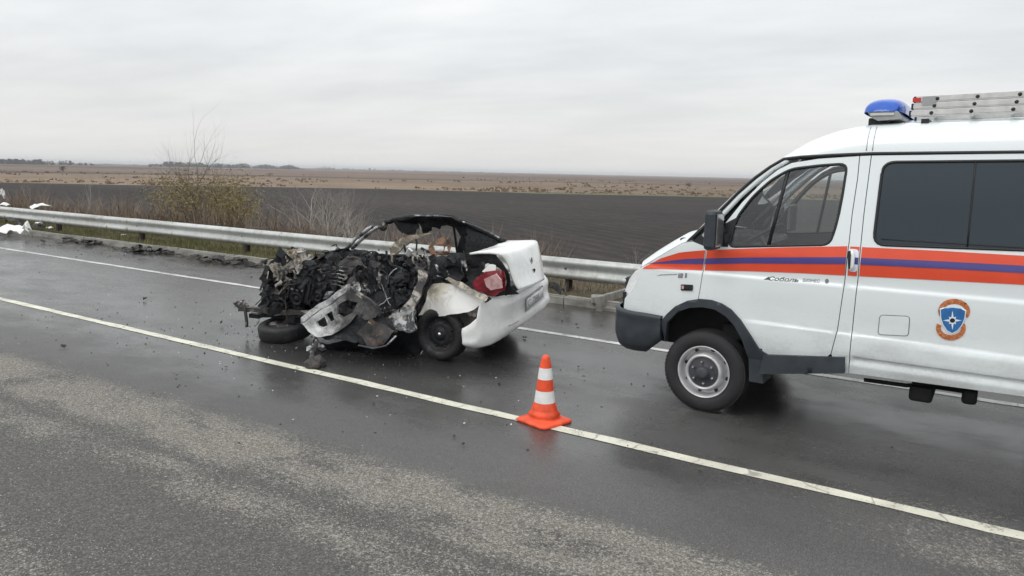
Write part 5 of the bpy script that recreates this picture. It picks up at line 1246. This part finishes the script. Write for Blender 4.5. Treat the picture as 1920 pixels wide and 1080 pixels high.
torn('strut_tower', [(632, 494, .24), (650, 480, .30), (676, 486, .34), (684, 506, .30), (668, 520, .26), (645, 514, .22)], 'ash_metal', amp=.04, sc=8, seed=68.0, flat=True, thick=.02)
pole('steering_column', [(745, 530, .35), (722, 512, .40), (702, 500, .45)], .016, 'soot')
pole('seat_rail', [(700, 600, .05), (735, 596, .06), (765, 590, .06)], .012, 'scorched_steel')
pole('seat_frame_tube', [(752, 555, .3), (748, 520, .33), (758, 495, .36), (778, 492, .38), (786, 520, .36)], .012, 'scorched_steel')

# cross member, buckled and pushed out in front
def tri_beam(name, pts, w, h, mat, seed):
    P = [cv(*p) for p in pts]; m = MB(); Q = []
    for i in range(len(P) - 1):
        for k in range(5): Q.append(P[i].lerp(P[i + 1], k / 5))
    Q.append(P[-1]); Q = [crump(q, .02, 7, seed) for q in Q]; rows = []
    for i, q in enumerate(Q):
        rows.append([q + Vector((0, -w / 2, h / 2)), q + Vector((0, w / 2, h / 2)), q + Vector((0, w / 2, -h / 2)), q + Vector((0, -w / 2, -h / 2)), q + Vector((0, -w / 2, h / 2))])
    m.grid(rows, smooth=False); n = len(rows); m.add(rows[0][:4], [(0, 1, 2, 3)]); m.add(rows[-1][:4], [(0, 1, 2, 3)]); return fixn(m.build(name, M[mat], car))
tri_beam('cross_member', [(450, 578, .12), (490, 582, .12), (520, 587, .12), (560, 586, .14), (610, 584, .16)], .08, .055, 'ash_metal', 3.0)
tri_beam('cross_member', [(470, 592, .14), (510, 592, .2), (570, 594, .3)], .06, .05, 'soot', 4.0)
torn('bumper_bracket', [(436, 569, .10), (446, 566, .10), (462, 572, .10), (462, 580, .10), (446, 580, .10)], 'ash_metal', amp=.02, sc=9, seed=41.0, thick=.05)
pole('radiator_stay', [(457, 563, .10), (461, 585, .08), (463, 604, .06), (464, 614, .06)], .020, 'ash_metal')
torn('radiator_shell', [(492, 520, .25), (500, 512, .25), (506, 540, .22), (504, 575, .2), (496, 588, .2), (488, 575, .22), (493, 545, .25)], 'soot', amp=.04, sc=8, seed=42.0)

# front wheel torn off its hub and lying flat under the engine
g1, g2 = cg(466, 622, .10), cg(582, 622, .10); cc = (g1 + g2) / 2; cc.y += .10
o = empty('wheel', (cc.x, cc.y, .115)); o.parent = car; o.rotation_euler = (math.radians(7), math.radians(-3), .3)
R_ = .305
m = MB(); m.lathe([(.19, -.075), (.22, -.090), (.26, -.092), (R_ - .015, -.080), (R_, -.055), (R_, .055), (R_ - .015, .080), (.26, .092), (.22, .090), (.19, .075)], 44, close=True); fixn(m.build('tyre', M['charred_rubber'], o))
m = MB(); m.lathe([(.19, -.07), (.185, .0), (.19, .07), (.17, .05), (.12, .04), (.08, .06), (0, .06)], 32); fixn(m.build('rim', M['ash_metal'], o))

# --- door shell hanging out of the near side, an open frame with its trim burnt away
fr_o = [(566, 607, -.32), (566, 596, -.32), (580, 584, -.28), (612, 562, -.2), (640, 543, -.14), (653, 536, -.12), (662, 541, -.12), (668, 548, -.12), (688, 560, -.14), (712, 582, -.18), (703, 596, -.2), (685, 600, -.22), (668, 588, -.2), (655, 604, -.24), (640, 618, -.27), (622, 628, -.3), (596, 632, -.32), (578, 620, -.33)]
torn('door_shell', fr_o, 'door_steel', amp=.016, sc=5, seed=51.0, thick=.04, holes=[[(590, 604, -.30), (604, 596, -.30), (613, 612, -.30), (603, 616, -.30), (594, 612, -.30)], [(607, 592, -.27), (618, 585, -.27), (626, 600, -.27), (617, 606, -.27)], [(632, 574, -.2), (650, 563, -.2), (668, 567, -.2), (661, 585, -.2), (640, 596, -.24), (630, 590, -.24)]], edge=.006)
tri_beam('door_edge', [(568, 602, -.36), (590, 583, -.34), (625, 559, -.28), (655, 539, -.2)], .06, .07, 'bare_steel', 5.0)
tri_beam('door_edge', [(657, 540, -.2), (680, 556, -.2), (705, 575, -.22), (712, 590, -.24)], .05, .035, 'ash_metal', 6.0)
torn('door_liner', [(600, 625, -.25), (640, 600, -.22), (660, 575, -.15), (700, 590, -.16), (735, 600, -.15), (745, 622, -.18), (725, 645, -.22), (690, 652, -.25), (650, 640, -.27), (620, 638, -.28)], 'soot', amp=.05, sc=6, seed=53.0, thick=.02)
torn('door_skin', [(672, 620, -.24), (700, 598, -.2), (730, 612, -.2), (743, 625, -.22), (722, 646, -.26), (690, 650, -.28)], 'ash_metal', amp=.05, sc=6, seed=54.0)
pole('door_seal', [(672, 648, -.3), (700, 654, -.3), (724, 648, -.28), (742, 630, -.25)], .010, 'scorched_steel')
torn('window_frame', [(606, 560, .0), (612, 548, .0), (628, 546, .02), (622, 552, .02), (614, 560, .0)], 'scorched_steel', amp=.01, sc=6, seed=55.0)
shards('bent_bracket', 12, [(655, 532, 715, 548, -.1, .05)], 'scorched_steel', .05, .12, 18, None, False)
torn('burnt_sill', [(600, 640, -.12), (660, 640, -.1), (720, 630, -.08), (780, 620, -.02), (790, 650, .05), (770, 664, .08), (700, 664, .05), (620, 660, -.05)], 'soot_deep', amp=.05, sc=5, seed=56.0, thick=.05)
# hinge end hanging to the road
d0, d1 = cg(587, 683, .03), cv(592, 634, -.30)
rnd.seed(15); m = MB(); m.tube([d1, d1.lerp(d0, .35) + Vector((.01, 0, 0)), d1.lerp(d0, .7) + Vector((-.02, 0, 0)), d0], [.018, .026, .030, .05], 7); m.build('hinge_arm', M['ash_metal'], car)
for k in range(14):
    c = d1.lerp(d0, rnd.random() ** .7) + Vector((rnd.gauss(0, .045), rnd.gauss(0, .02), rnd.gauss(0, .02))); c.z = max(c.z, .04); q = MB(); s = rnd.uniform(.025, .06)
    q.box(c, (s, s * .5, s * rnd.uniform(.6, 1.5)), Matrix.Rotation(rnd.uniform(0, 3), 3, 'Y') @ Matrix.Rotation(rnd.uniform(0, 2), 3, 'X')); q.build('hinge_fragment', M[rnd.choice(['ash_metal', 'bonnet_ash', 'bare_steel', 'soot'])], car)
lump('hinge_foot', [(cg(585, 684, .03), (.075, .05, .03)), (cg(600, 680, .04), (.05, .04, .05))], 'ash_metal', .02, 9, 3, 4.0)
# ------------------------------------------------------------------ traffic cone on the centre line
cp = gz(1020, 790); cone = empty('traffic_cone', (cp[0], cp[1], 0), math.radians(-15), label='orange traffic cone with two white bands standing on the centre line', cat='traffic cone')
zc_ = lambda y: max(0.0, gy(1020, y, cp[1])[2])
H_ = zc_(664); z1, z2, z3, z4 = zc_(688), zc_(709), zc_(730), zc_(752)
hw = .5 * (gy(1063, 783, cp[1] + .1)[0] - gy(975, 783, cp[1] + .1)[0]) * .76
def cr_(z): return interp(z, [0.0, .055, .075, .10, .14, z4, z3, z2, z1, H_ - .03, H_ - .008, H_], [.145, .143, .128, .108, .096, .083, .072, .060, .049, .034, .024, .0])
m = MB()
ring = []
for s in (1.0, ):
    N = 48
    def sq(a, r, k):
        c_, s_ = math.cos(a), math.sin(a); q = (abs(c_) ** k + abs(s_) ** k) ** (-1 / k); return (r * q * c_, r * q * s_)
    lev = [(hw * .96, 0.0, 9), (hw, .006, 9), (hw, .022, 9), (hw * .96, .030, 8), (hw * .86, .038, 5), (hw * .74, .048, 3.4), (hw * .64, .060, 2.7), (.128, .080, 2.2), (.113, .104, 2), (.104, .125, 2), (.099, .14, 2)]
    rows = [[(*sq(2 * math.pi * j / N, r, k), z) for j in range(N + 1)] for r, z, k in [(q[0], q[1] * .86, q[2]) for q in lev]]
m.grid(rows); fixn(m.build('base', M['cone_orange'], cone))
def seg(name, za, zb, mat, off=0.0):
    m = MB(); zs = np.linspace(za, zb, 6); m.lathe([(cr_(z) + off, z) for z in zs], 40); fixn(m.build(name, M[mat], cone))
seg('cone_body', .116, z4, 'cone_orange'); seg('white_band', z4, z3, 'cone_white', .0015); seg('cone_body', z3, z2, 'cone_orange'); seg('white_band', z2, z1, 'cone_white', .0015)
m = MB(); m.lathe([(cr_(z), z) for z in [z1, lerp(z1, H_, .3), lerp(z1, H_, .6), H_ - .03, H_ - .015, H_ - .006, H_]], 40); fixn(m.build('cone_tip', M['cone_orange'], cone))

# ------------------------------------------------------------------ ladder on the van roof
LV = .30
def LP(px, py): p = gy(px, py, VYS + LV); return (p[0], p[2])
a_, b_, c_, d_ = LP(1711, 181), LP(1707, 222), LP(1920, 168.5), LP(1920, 214.5)
lx0 = b_[0]; lz0, lz1 = b_[1] + .008, a_[1]; sl = ((c_[1] - a_[1]) / (c_[0] - a_[0]) + (d_[1] - b_[1]) / (d_[0] - b_[0])) / 2
lad = empty('ladder', (lx0, VYS + LV, lz0), label='aluminium three section ladder lying on the van roof', cat='ladder'); lad.rotation_euler = (0, -math.atan(sl), 0)
hh = (lz1 - lz0) / 3.0; LL = 2.35; sp = LP(1825, 196)[0] - LP(1750, 200)[0]; r0 = LP(1748, 200)[0] - lx0
for yy in (0.0, .42):
    for k in range(3):
        m = MB(); m.box((LL / 2 + .012 * k, yy, hh * (k + .5)), (LL, .026, hh * .985), bev=.004); m.box((LL / 2 + .012 * k, yy - .0145 if yy == 0 else yy + .0145, hh * (k + .5)), (LL, .003, hh * .5)); rl = m.build('rail', M['aluminium'], lad)
        m = MB(); m.box((.006 + .012 * k - .008, yy, hh * (k + .5)), (.018, .032, hh * .92), bev=.005); m.build('end_cap', M['dark_trim'], lad)
k = 0
while r0 + sp * k < LL - .05:
    for q in range(3):
        x = r0 + sp * k + .016 * q; z = hh * (q + .5)
        m = MB(); m.tube([(x, -.012, z), (x, .43, z)], .013, 8); m.build('rung', M['aluminium'], lad)
        m = MB(); m.lathe([(0, -.0185), (.0125, -.0185), (.0135, -.014)], 12, axis='Y', c=(x, 0, z)); m.build('rung_socket', M['dark_trim'], lad)
    k += 1
m = MB(); m.box((.035, -.0172, hh * 2.45), (.055, .0015, hh * .6)); m.build('red_sticker', M['red_plastic'], lad)
m = MB(); m.box((.115, -.0172, hh * 2.2), (.09, .0015, hh * 1.3)); m.build('grey_sticker', M['grey_label'], lad)
rk = MB()
for x in (.10, 1.0, 1.9): rk.box((x, .22, -.018), (.05, .50, .03))
for x in (.10, 1.0, 1.9):
    for y in (.08, .40): rk.box((x, y, -.05), (.04, .04, .08))
o = rk.build('roof_rack', M['dark_trim'], van); o.location = (lx0 - VXW, LV, lz0 - .012)

# ------------------------------------------------------------------ wreck debris along the road
rnd.seed(41)
def scrap_mesh(name, mat, s, kind):
    m = MB(); k = 4; r = []; cur = Vector((-s / 2, 0, 0)); 
    for i in range(k + 1):
        an = rnd.gauss(0, .5); cur = cur + Vector((math.cos(an), 0, math.sin(an))) * s / k; cur.z = max(0.006, abs(cur.z)); w = s * rnd.uniform(.18, .42)
        r.append([cur + Vector((0, -w, rnd.uniform(0, .25) * s)), cur + Vector((0, rnd.uniform(-.1, .1) * s, rnd.uniform(.0, .3) * s)), cur + Vector((0, w, rnd.uniform(0, .2) * s))])
    m.grid(r, smooth=False); b = [[p + Vector((0, 0, .012)) for p in q] for q in r]; m.grid(b, smooth=False)
    o = m.build(name, M[mat]); me = o.data; bpy.data.objects.remove(o); return me
DM = [scrap_mesh('dark_scrap', 'debris_dark', rnd.uniform(.11, .24), 0) for _ in range(8)]
SM = [scrap_mesh('road_fragment', 'debris_dark', .055, 0) for _ in range(4)]
WM = [scrap_mesh('white_fragment', 'debris_white', .05, 0) for _ in range(3)]
def put(name, me, loc, label, cat, group, sc=1.0):
    o = bpy.data.objects.new(name, me); C.objects.link(o); o.location = loc; o.rotation_euler = (rnd.uniform(-.15, .15), rnd.uniform(-.15, .15), rnd.uniform(0, 6.28)); o.scale = (sc, sc * rnd.uniform(.6, 1.2), sc * rnd.uniform(.35, 1.0))
    return tag(o, label, cat, group)
# a broken row of black scraps at the foot of the kerb
for k in range(190):
    t = rnd.random(); px = lerp(78, 500, t); c = gz(px, lerp(452, 500, (px - 60) / 440.0))
    dens_ = (px < 125) or (205 < px < 300) or (390 < px)
    if not dens_ and rnd.random() < .6: continue
    big = rnd.choice((.3, .4, .5, .6, .8, 1.1, 1.5))
    put('dark_scrap', rnd.choice(DM), (c[0], 9.97 - abs(rnd.gauss(0, .30)), .008), 'black burnt scrap lying at the foot of the far kerb', 'scrap', 'black scraps along the kerb', big)
lb = {(415, 611): 'small black scrap on the wet lane left of the lying tyre', (425, 690): 'flat black scrap on the asphalt in front of the centre line', (500, 668): 'black crumb by the centre line below the lying tyre', (905, 640): 'black scrap on the wet lane under the rear bumper', (982, 635): 'dark scrap behind the rear bumper near the edge line', (1084, 690): 'black crumb alone between the cone and the van bumper', (852, 822): 'black flake on the near asphalt left of the cone', (868, 838): 'black flake beside another left of the cone', (1312, 886): 'dark oblong scrap by the centre line right of the cone', (272, 564): 'tiny black scrap on the far lane at the left', (120, 655): 'black crumb on the near lane at the far left', (700, 758): 'black crumb below the wreck in front of the centre line', (862, 730): 'small black scrap between wreck and cone', (935, 722): 'black crumb on the wet lane just left of the cone'}
for (px, py), l in lb.items():
    g = gz(px, py); put('road_fragment', rnd.choice(SM), (g[0], g[1], .006), l, 'scrap', None, 1.15 if py < 660 else .55)
for (px, py), l in {(706, 745): 'white crumb on the asphalt below the wreck', (870, 797): 'white crumb left of the cone in front of the line', (958, 799): 'white crumb close to the cone base', (550, 790): 'white chip on the near shoulder at the left', (234, 444): 'white scrap on the grass verge under the guardrail'}.items():
    g = gz(px, py) if py > 500 else Vector((*gy(px, py, 11.0)[:2], vz(gy(px, py, 11.0)[0], 11.0))); put('white_fragment', rnd.choice(WM), (g[0], g[1], g[2] + .01), l, 'scrap', None, .42 if py > 500 else 2.4)

# fine crumbs of glass, plastic and soot thrown round the wreck
rnd.seed(52)
for nm, mt, cnt, lab in (('crash_crumbs', 'debris_dark', 900, 'fine black crumbs strewn over the lane round the wreck'), ('glass_crumbs', 'debris_white', 220, 'tiny pale crumbs of glass strewn near the wreck and line')):
    m = MB()
    for _ in range(cnt):
        if rnd.random() < .6: x, y = rnd.gauss(-6.3, 2.2), rnd.gauss(5.7, .9)
        else: x, y = rnd.uniform(-22, -2), (rnd.uniform(8.3, 9.95) if rnd.random() < .7 else rnd.uniform(3.6, 8))
        if not 3.2 < y < 9.95: continue
        s = rnd.uniform(.004, .016) * (1.9 if (y > 8.2 and rnd.random() < .4) else 1) * (.55 if mt == 'debris_white' else 1); a = rnd.uniform(0, 6.28); c, s_ = math.cos(a) * s, math.sin(a) * s; k = rnd.uniform(.4, .9)
        m.add([(x + c, y + s_, .001), (x - s_ * k, y + c * k, .001), (x - c * .8, y - s_ * .8, .001), (x + s_ * k, y - c * k, .001), (x + c * .2, y, s * rnd.uniform(.4, 1.0))], [(0, 1, 4), (1, 2, 4), (2, 3, 4), (3, 0, 4)])
    tag(m.build(nm, M[mt]), lab, kind='stuff')

# torn white panels of the other car at the far left
def panel_piece(name, px, py, y, w, h, d, seed, mat, label, tilt=(0, 0, 0), z=None, arch=.3):
    g = gy(px, py, y); zz = vz(g[0], y) if y > 10.15 else 0.0
    rs = random.Random(int(seed * 10)); k = 11; ol = []
    for i in range(k):
        a = 2 * math.pi * i / k; rr = rs.uniform(.55, 1.05); ol.append((w / 2 * rr * math.cos(a), d / 2 * rr * math.sin(a)))
    m = MB()
    def pf(x, y, dd):
        s, t = 2 * x / w, 2 * y / d; p = Vector((x, y, h * max(0, 1 - arch * s * s * 2.0 - .6 * t * t) + dd)); q = crump(p, .20 * min(w, max(h, .2)), 4.5 / max(.3, w), seed)
        c = noise.cell_vector(Vector((x * 9 / w, y * 5 / d, seed))) - Vector((.5, .5, .5)); q += c * .10 * max(h, .12); q.z = max(q.z, .004 + dd); return tuple(q)
    sheet(m, ol, pf, grid=w / 9, step=w / 9, thick=.012, flat=True); o = fixn(m.build(name, M[mat])); o.location = (g[0], y, (zz if z is None else z)); o.rotation_euler = tilt
    return tag(o, label, 'debris')
panel_piece('white_bumper_scrap', 24, 446, 9.45, 1.25, .34, .5, 3.0, 'debris_white', 'long white torn bumper skin at the left end of the kerb', (0, 0, .2))
panel_piece('white_bumper_scrap', 58, 444, 9.5, .62, .50, .16, 5.0, 'debris_white', 'small upright white bumper piece bent like an arch on the road', (.3, 0, -.2), arch=.45)
panel_piece('white_bumper_scrap', 2, 446, 9.2, .7, .22, .45, 7.0, 'debris_white', 'white panel scrap cut by the left edge of the photo')
panel_piece('white_bumper_scrap', 78, 392, 11.1, 1.0, .26, .5, 9.0, 'debris_white', 'white crumpled bonnet showing just above the guardrail', (0, 0, .1), z=gy(78, 391, 11.1)[2] - .10)
panel_piece('white_bumper_scrap', 2, 372, 11.3, .24, .62, .15, 11.0, 'debris_white', 'tall white torn panel standing behind the guardrail at the left edge', (0, .25, 0), z=gy(2, 388, 11.3)[2])
panel_piece('white_bumper_scrap', 10, 390, 11.2, .55, .22, .3, 13.0, 'debris_white', 'jagged low white scrap behind the guardrail at the left edge', z=gy(10, 392, 11.2)[2])
panel_piece('black_wreckage', 27, 424, 10.26, 1.15, .30, .22, 15.0, 'debris_dark', 'black burnt wreckage lying under the guardrail at the left')
panel_piece('black_wreckage', 70, 430, 10.26, .75, .22, .22, 17.0, 'debris_dark', 'smaller black wreckage under the guardrail beside the first')
panel_piece('white_scrap', 72, 419, 10.2, .35, .06, .12, 19.0, 'debris_white', 'thin white strip on the black wreckage under the guardrail', z=.30)
panel_piece('white_scrap', 92, 425, 10.2, .36, .10, .2, 21.0, 'debris_white', 'small white scrap at the right end of the black wreckage', z=.16)
panel_piece('grey_wreckage', 5, 433, 9.9, .8, .22, .4, 23.0, 'debris_dark', 'dark torn scraps heaped against the kerb at the left edge')
panel_piece('black_wreckage', 1040, 574, 10.12, .42, .30, .12, 25.0, 'debris_dark', 'black plastic piece leaning on the kerb behind the rear bumper', z=.02)

# loose chippings on the shoulder
rnd.seed(19); m = MB(); 
for _ in range(15000):
    y = rnd.uniform(1.3, 3.75); x = -y * rnd.uniform(-.15, 2.9) + .3
    dn2 = nz(x * .8, y * 2.0, 5.0) + (.55 if 2.6 < y < 3.6 else .05)
    if rnd.random() > .35 + dn2: continue
    s = rnd.uniform(.0018, .0052) * (1.7 if rnd.random() < .05 else 1); q = rnd.uniform(0, 3.1); c, sn = math.cos(q) * s, math.sin(q) * s; h = s * rnd.uniform(.6, 1.1)
    m.add([(x + c, y + sn, .0005), (x - sn, y + c, .0005), (x - c, y - sn, .0005), (x + sn * .8, y - c * .8, .0005), (x + c * .2, y + sn * .2, h)], [(0, 1, 4), (1, 2, 4), (2, 3, 4), (3, 0, 4)])
tag(m.build('chippings', M['stone']), 'loose pale stone chippings scattered over the near shoulder', kind='stuff')

# ------------------------------------------------------------------ air
def haze():
    m = bpy.data.materials.new('haze'); m.use_nodes = True; t = m.node_tree; t.nodes.clear()
    o = t.nodes.new('ShaderNodeOutputMaterial'); v = t.nodes.new('ShaderNodeVolumePrincipled'); v.inputs['Color'].default_value = (.86, .89, .93, 1); v.inputs['Density'].default_value = 0.00026; v.inputs['Anisotropy'].default_value = .1
    t.links.new(v.outputs[0], o.inputs['Volume'])
    b = MB(); b.box((0, 2800, 6.45), (12100, 6500, 17.1)); h = b.build('haze', m); tag(h, 'thin grey air over the fields', kind='stuff')
haze()
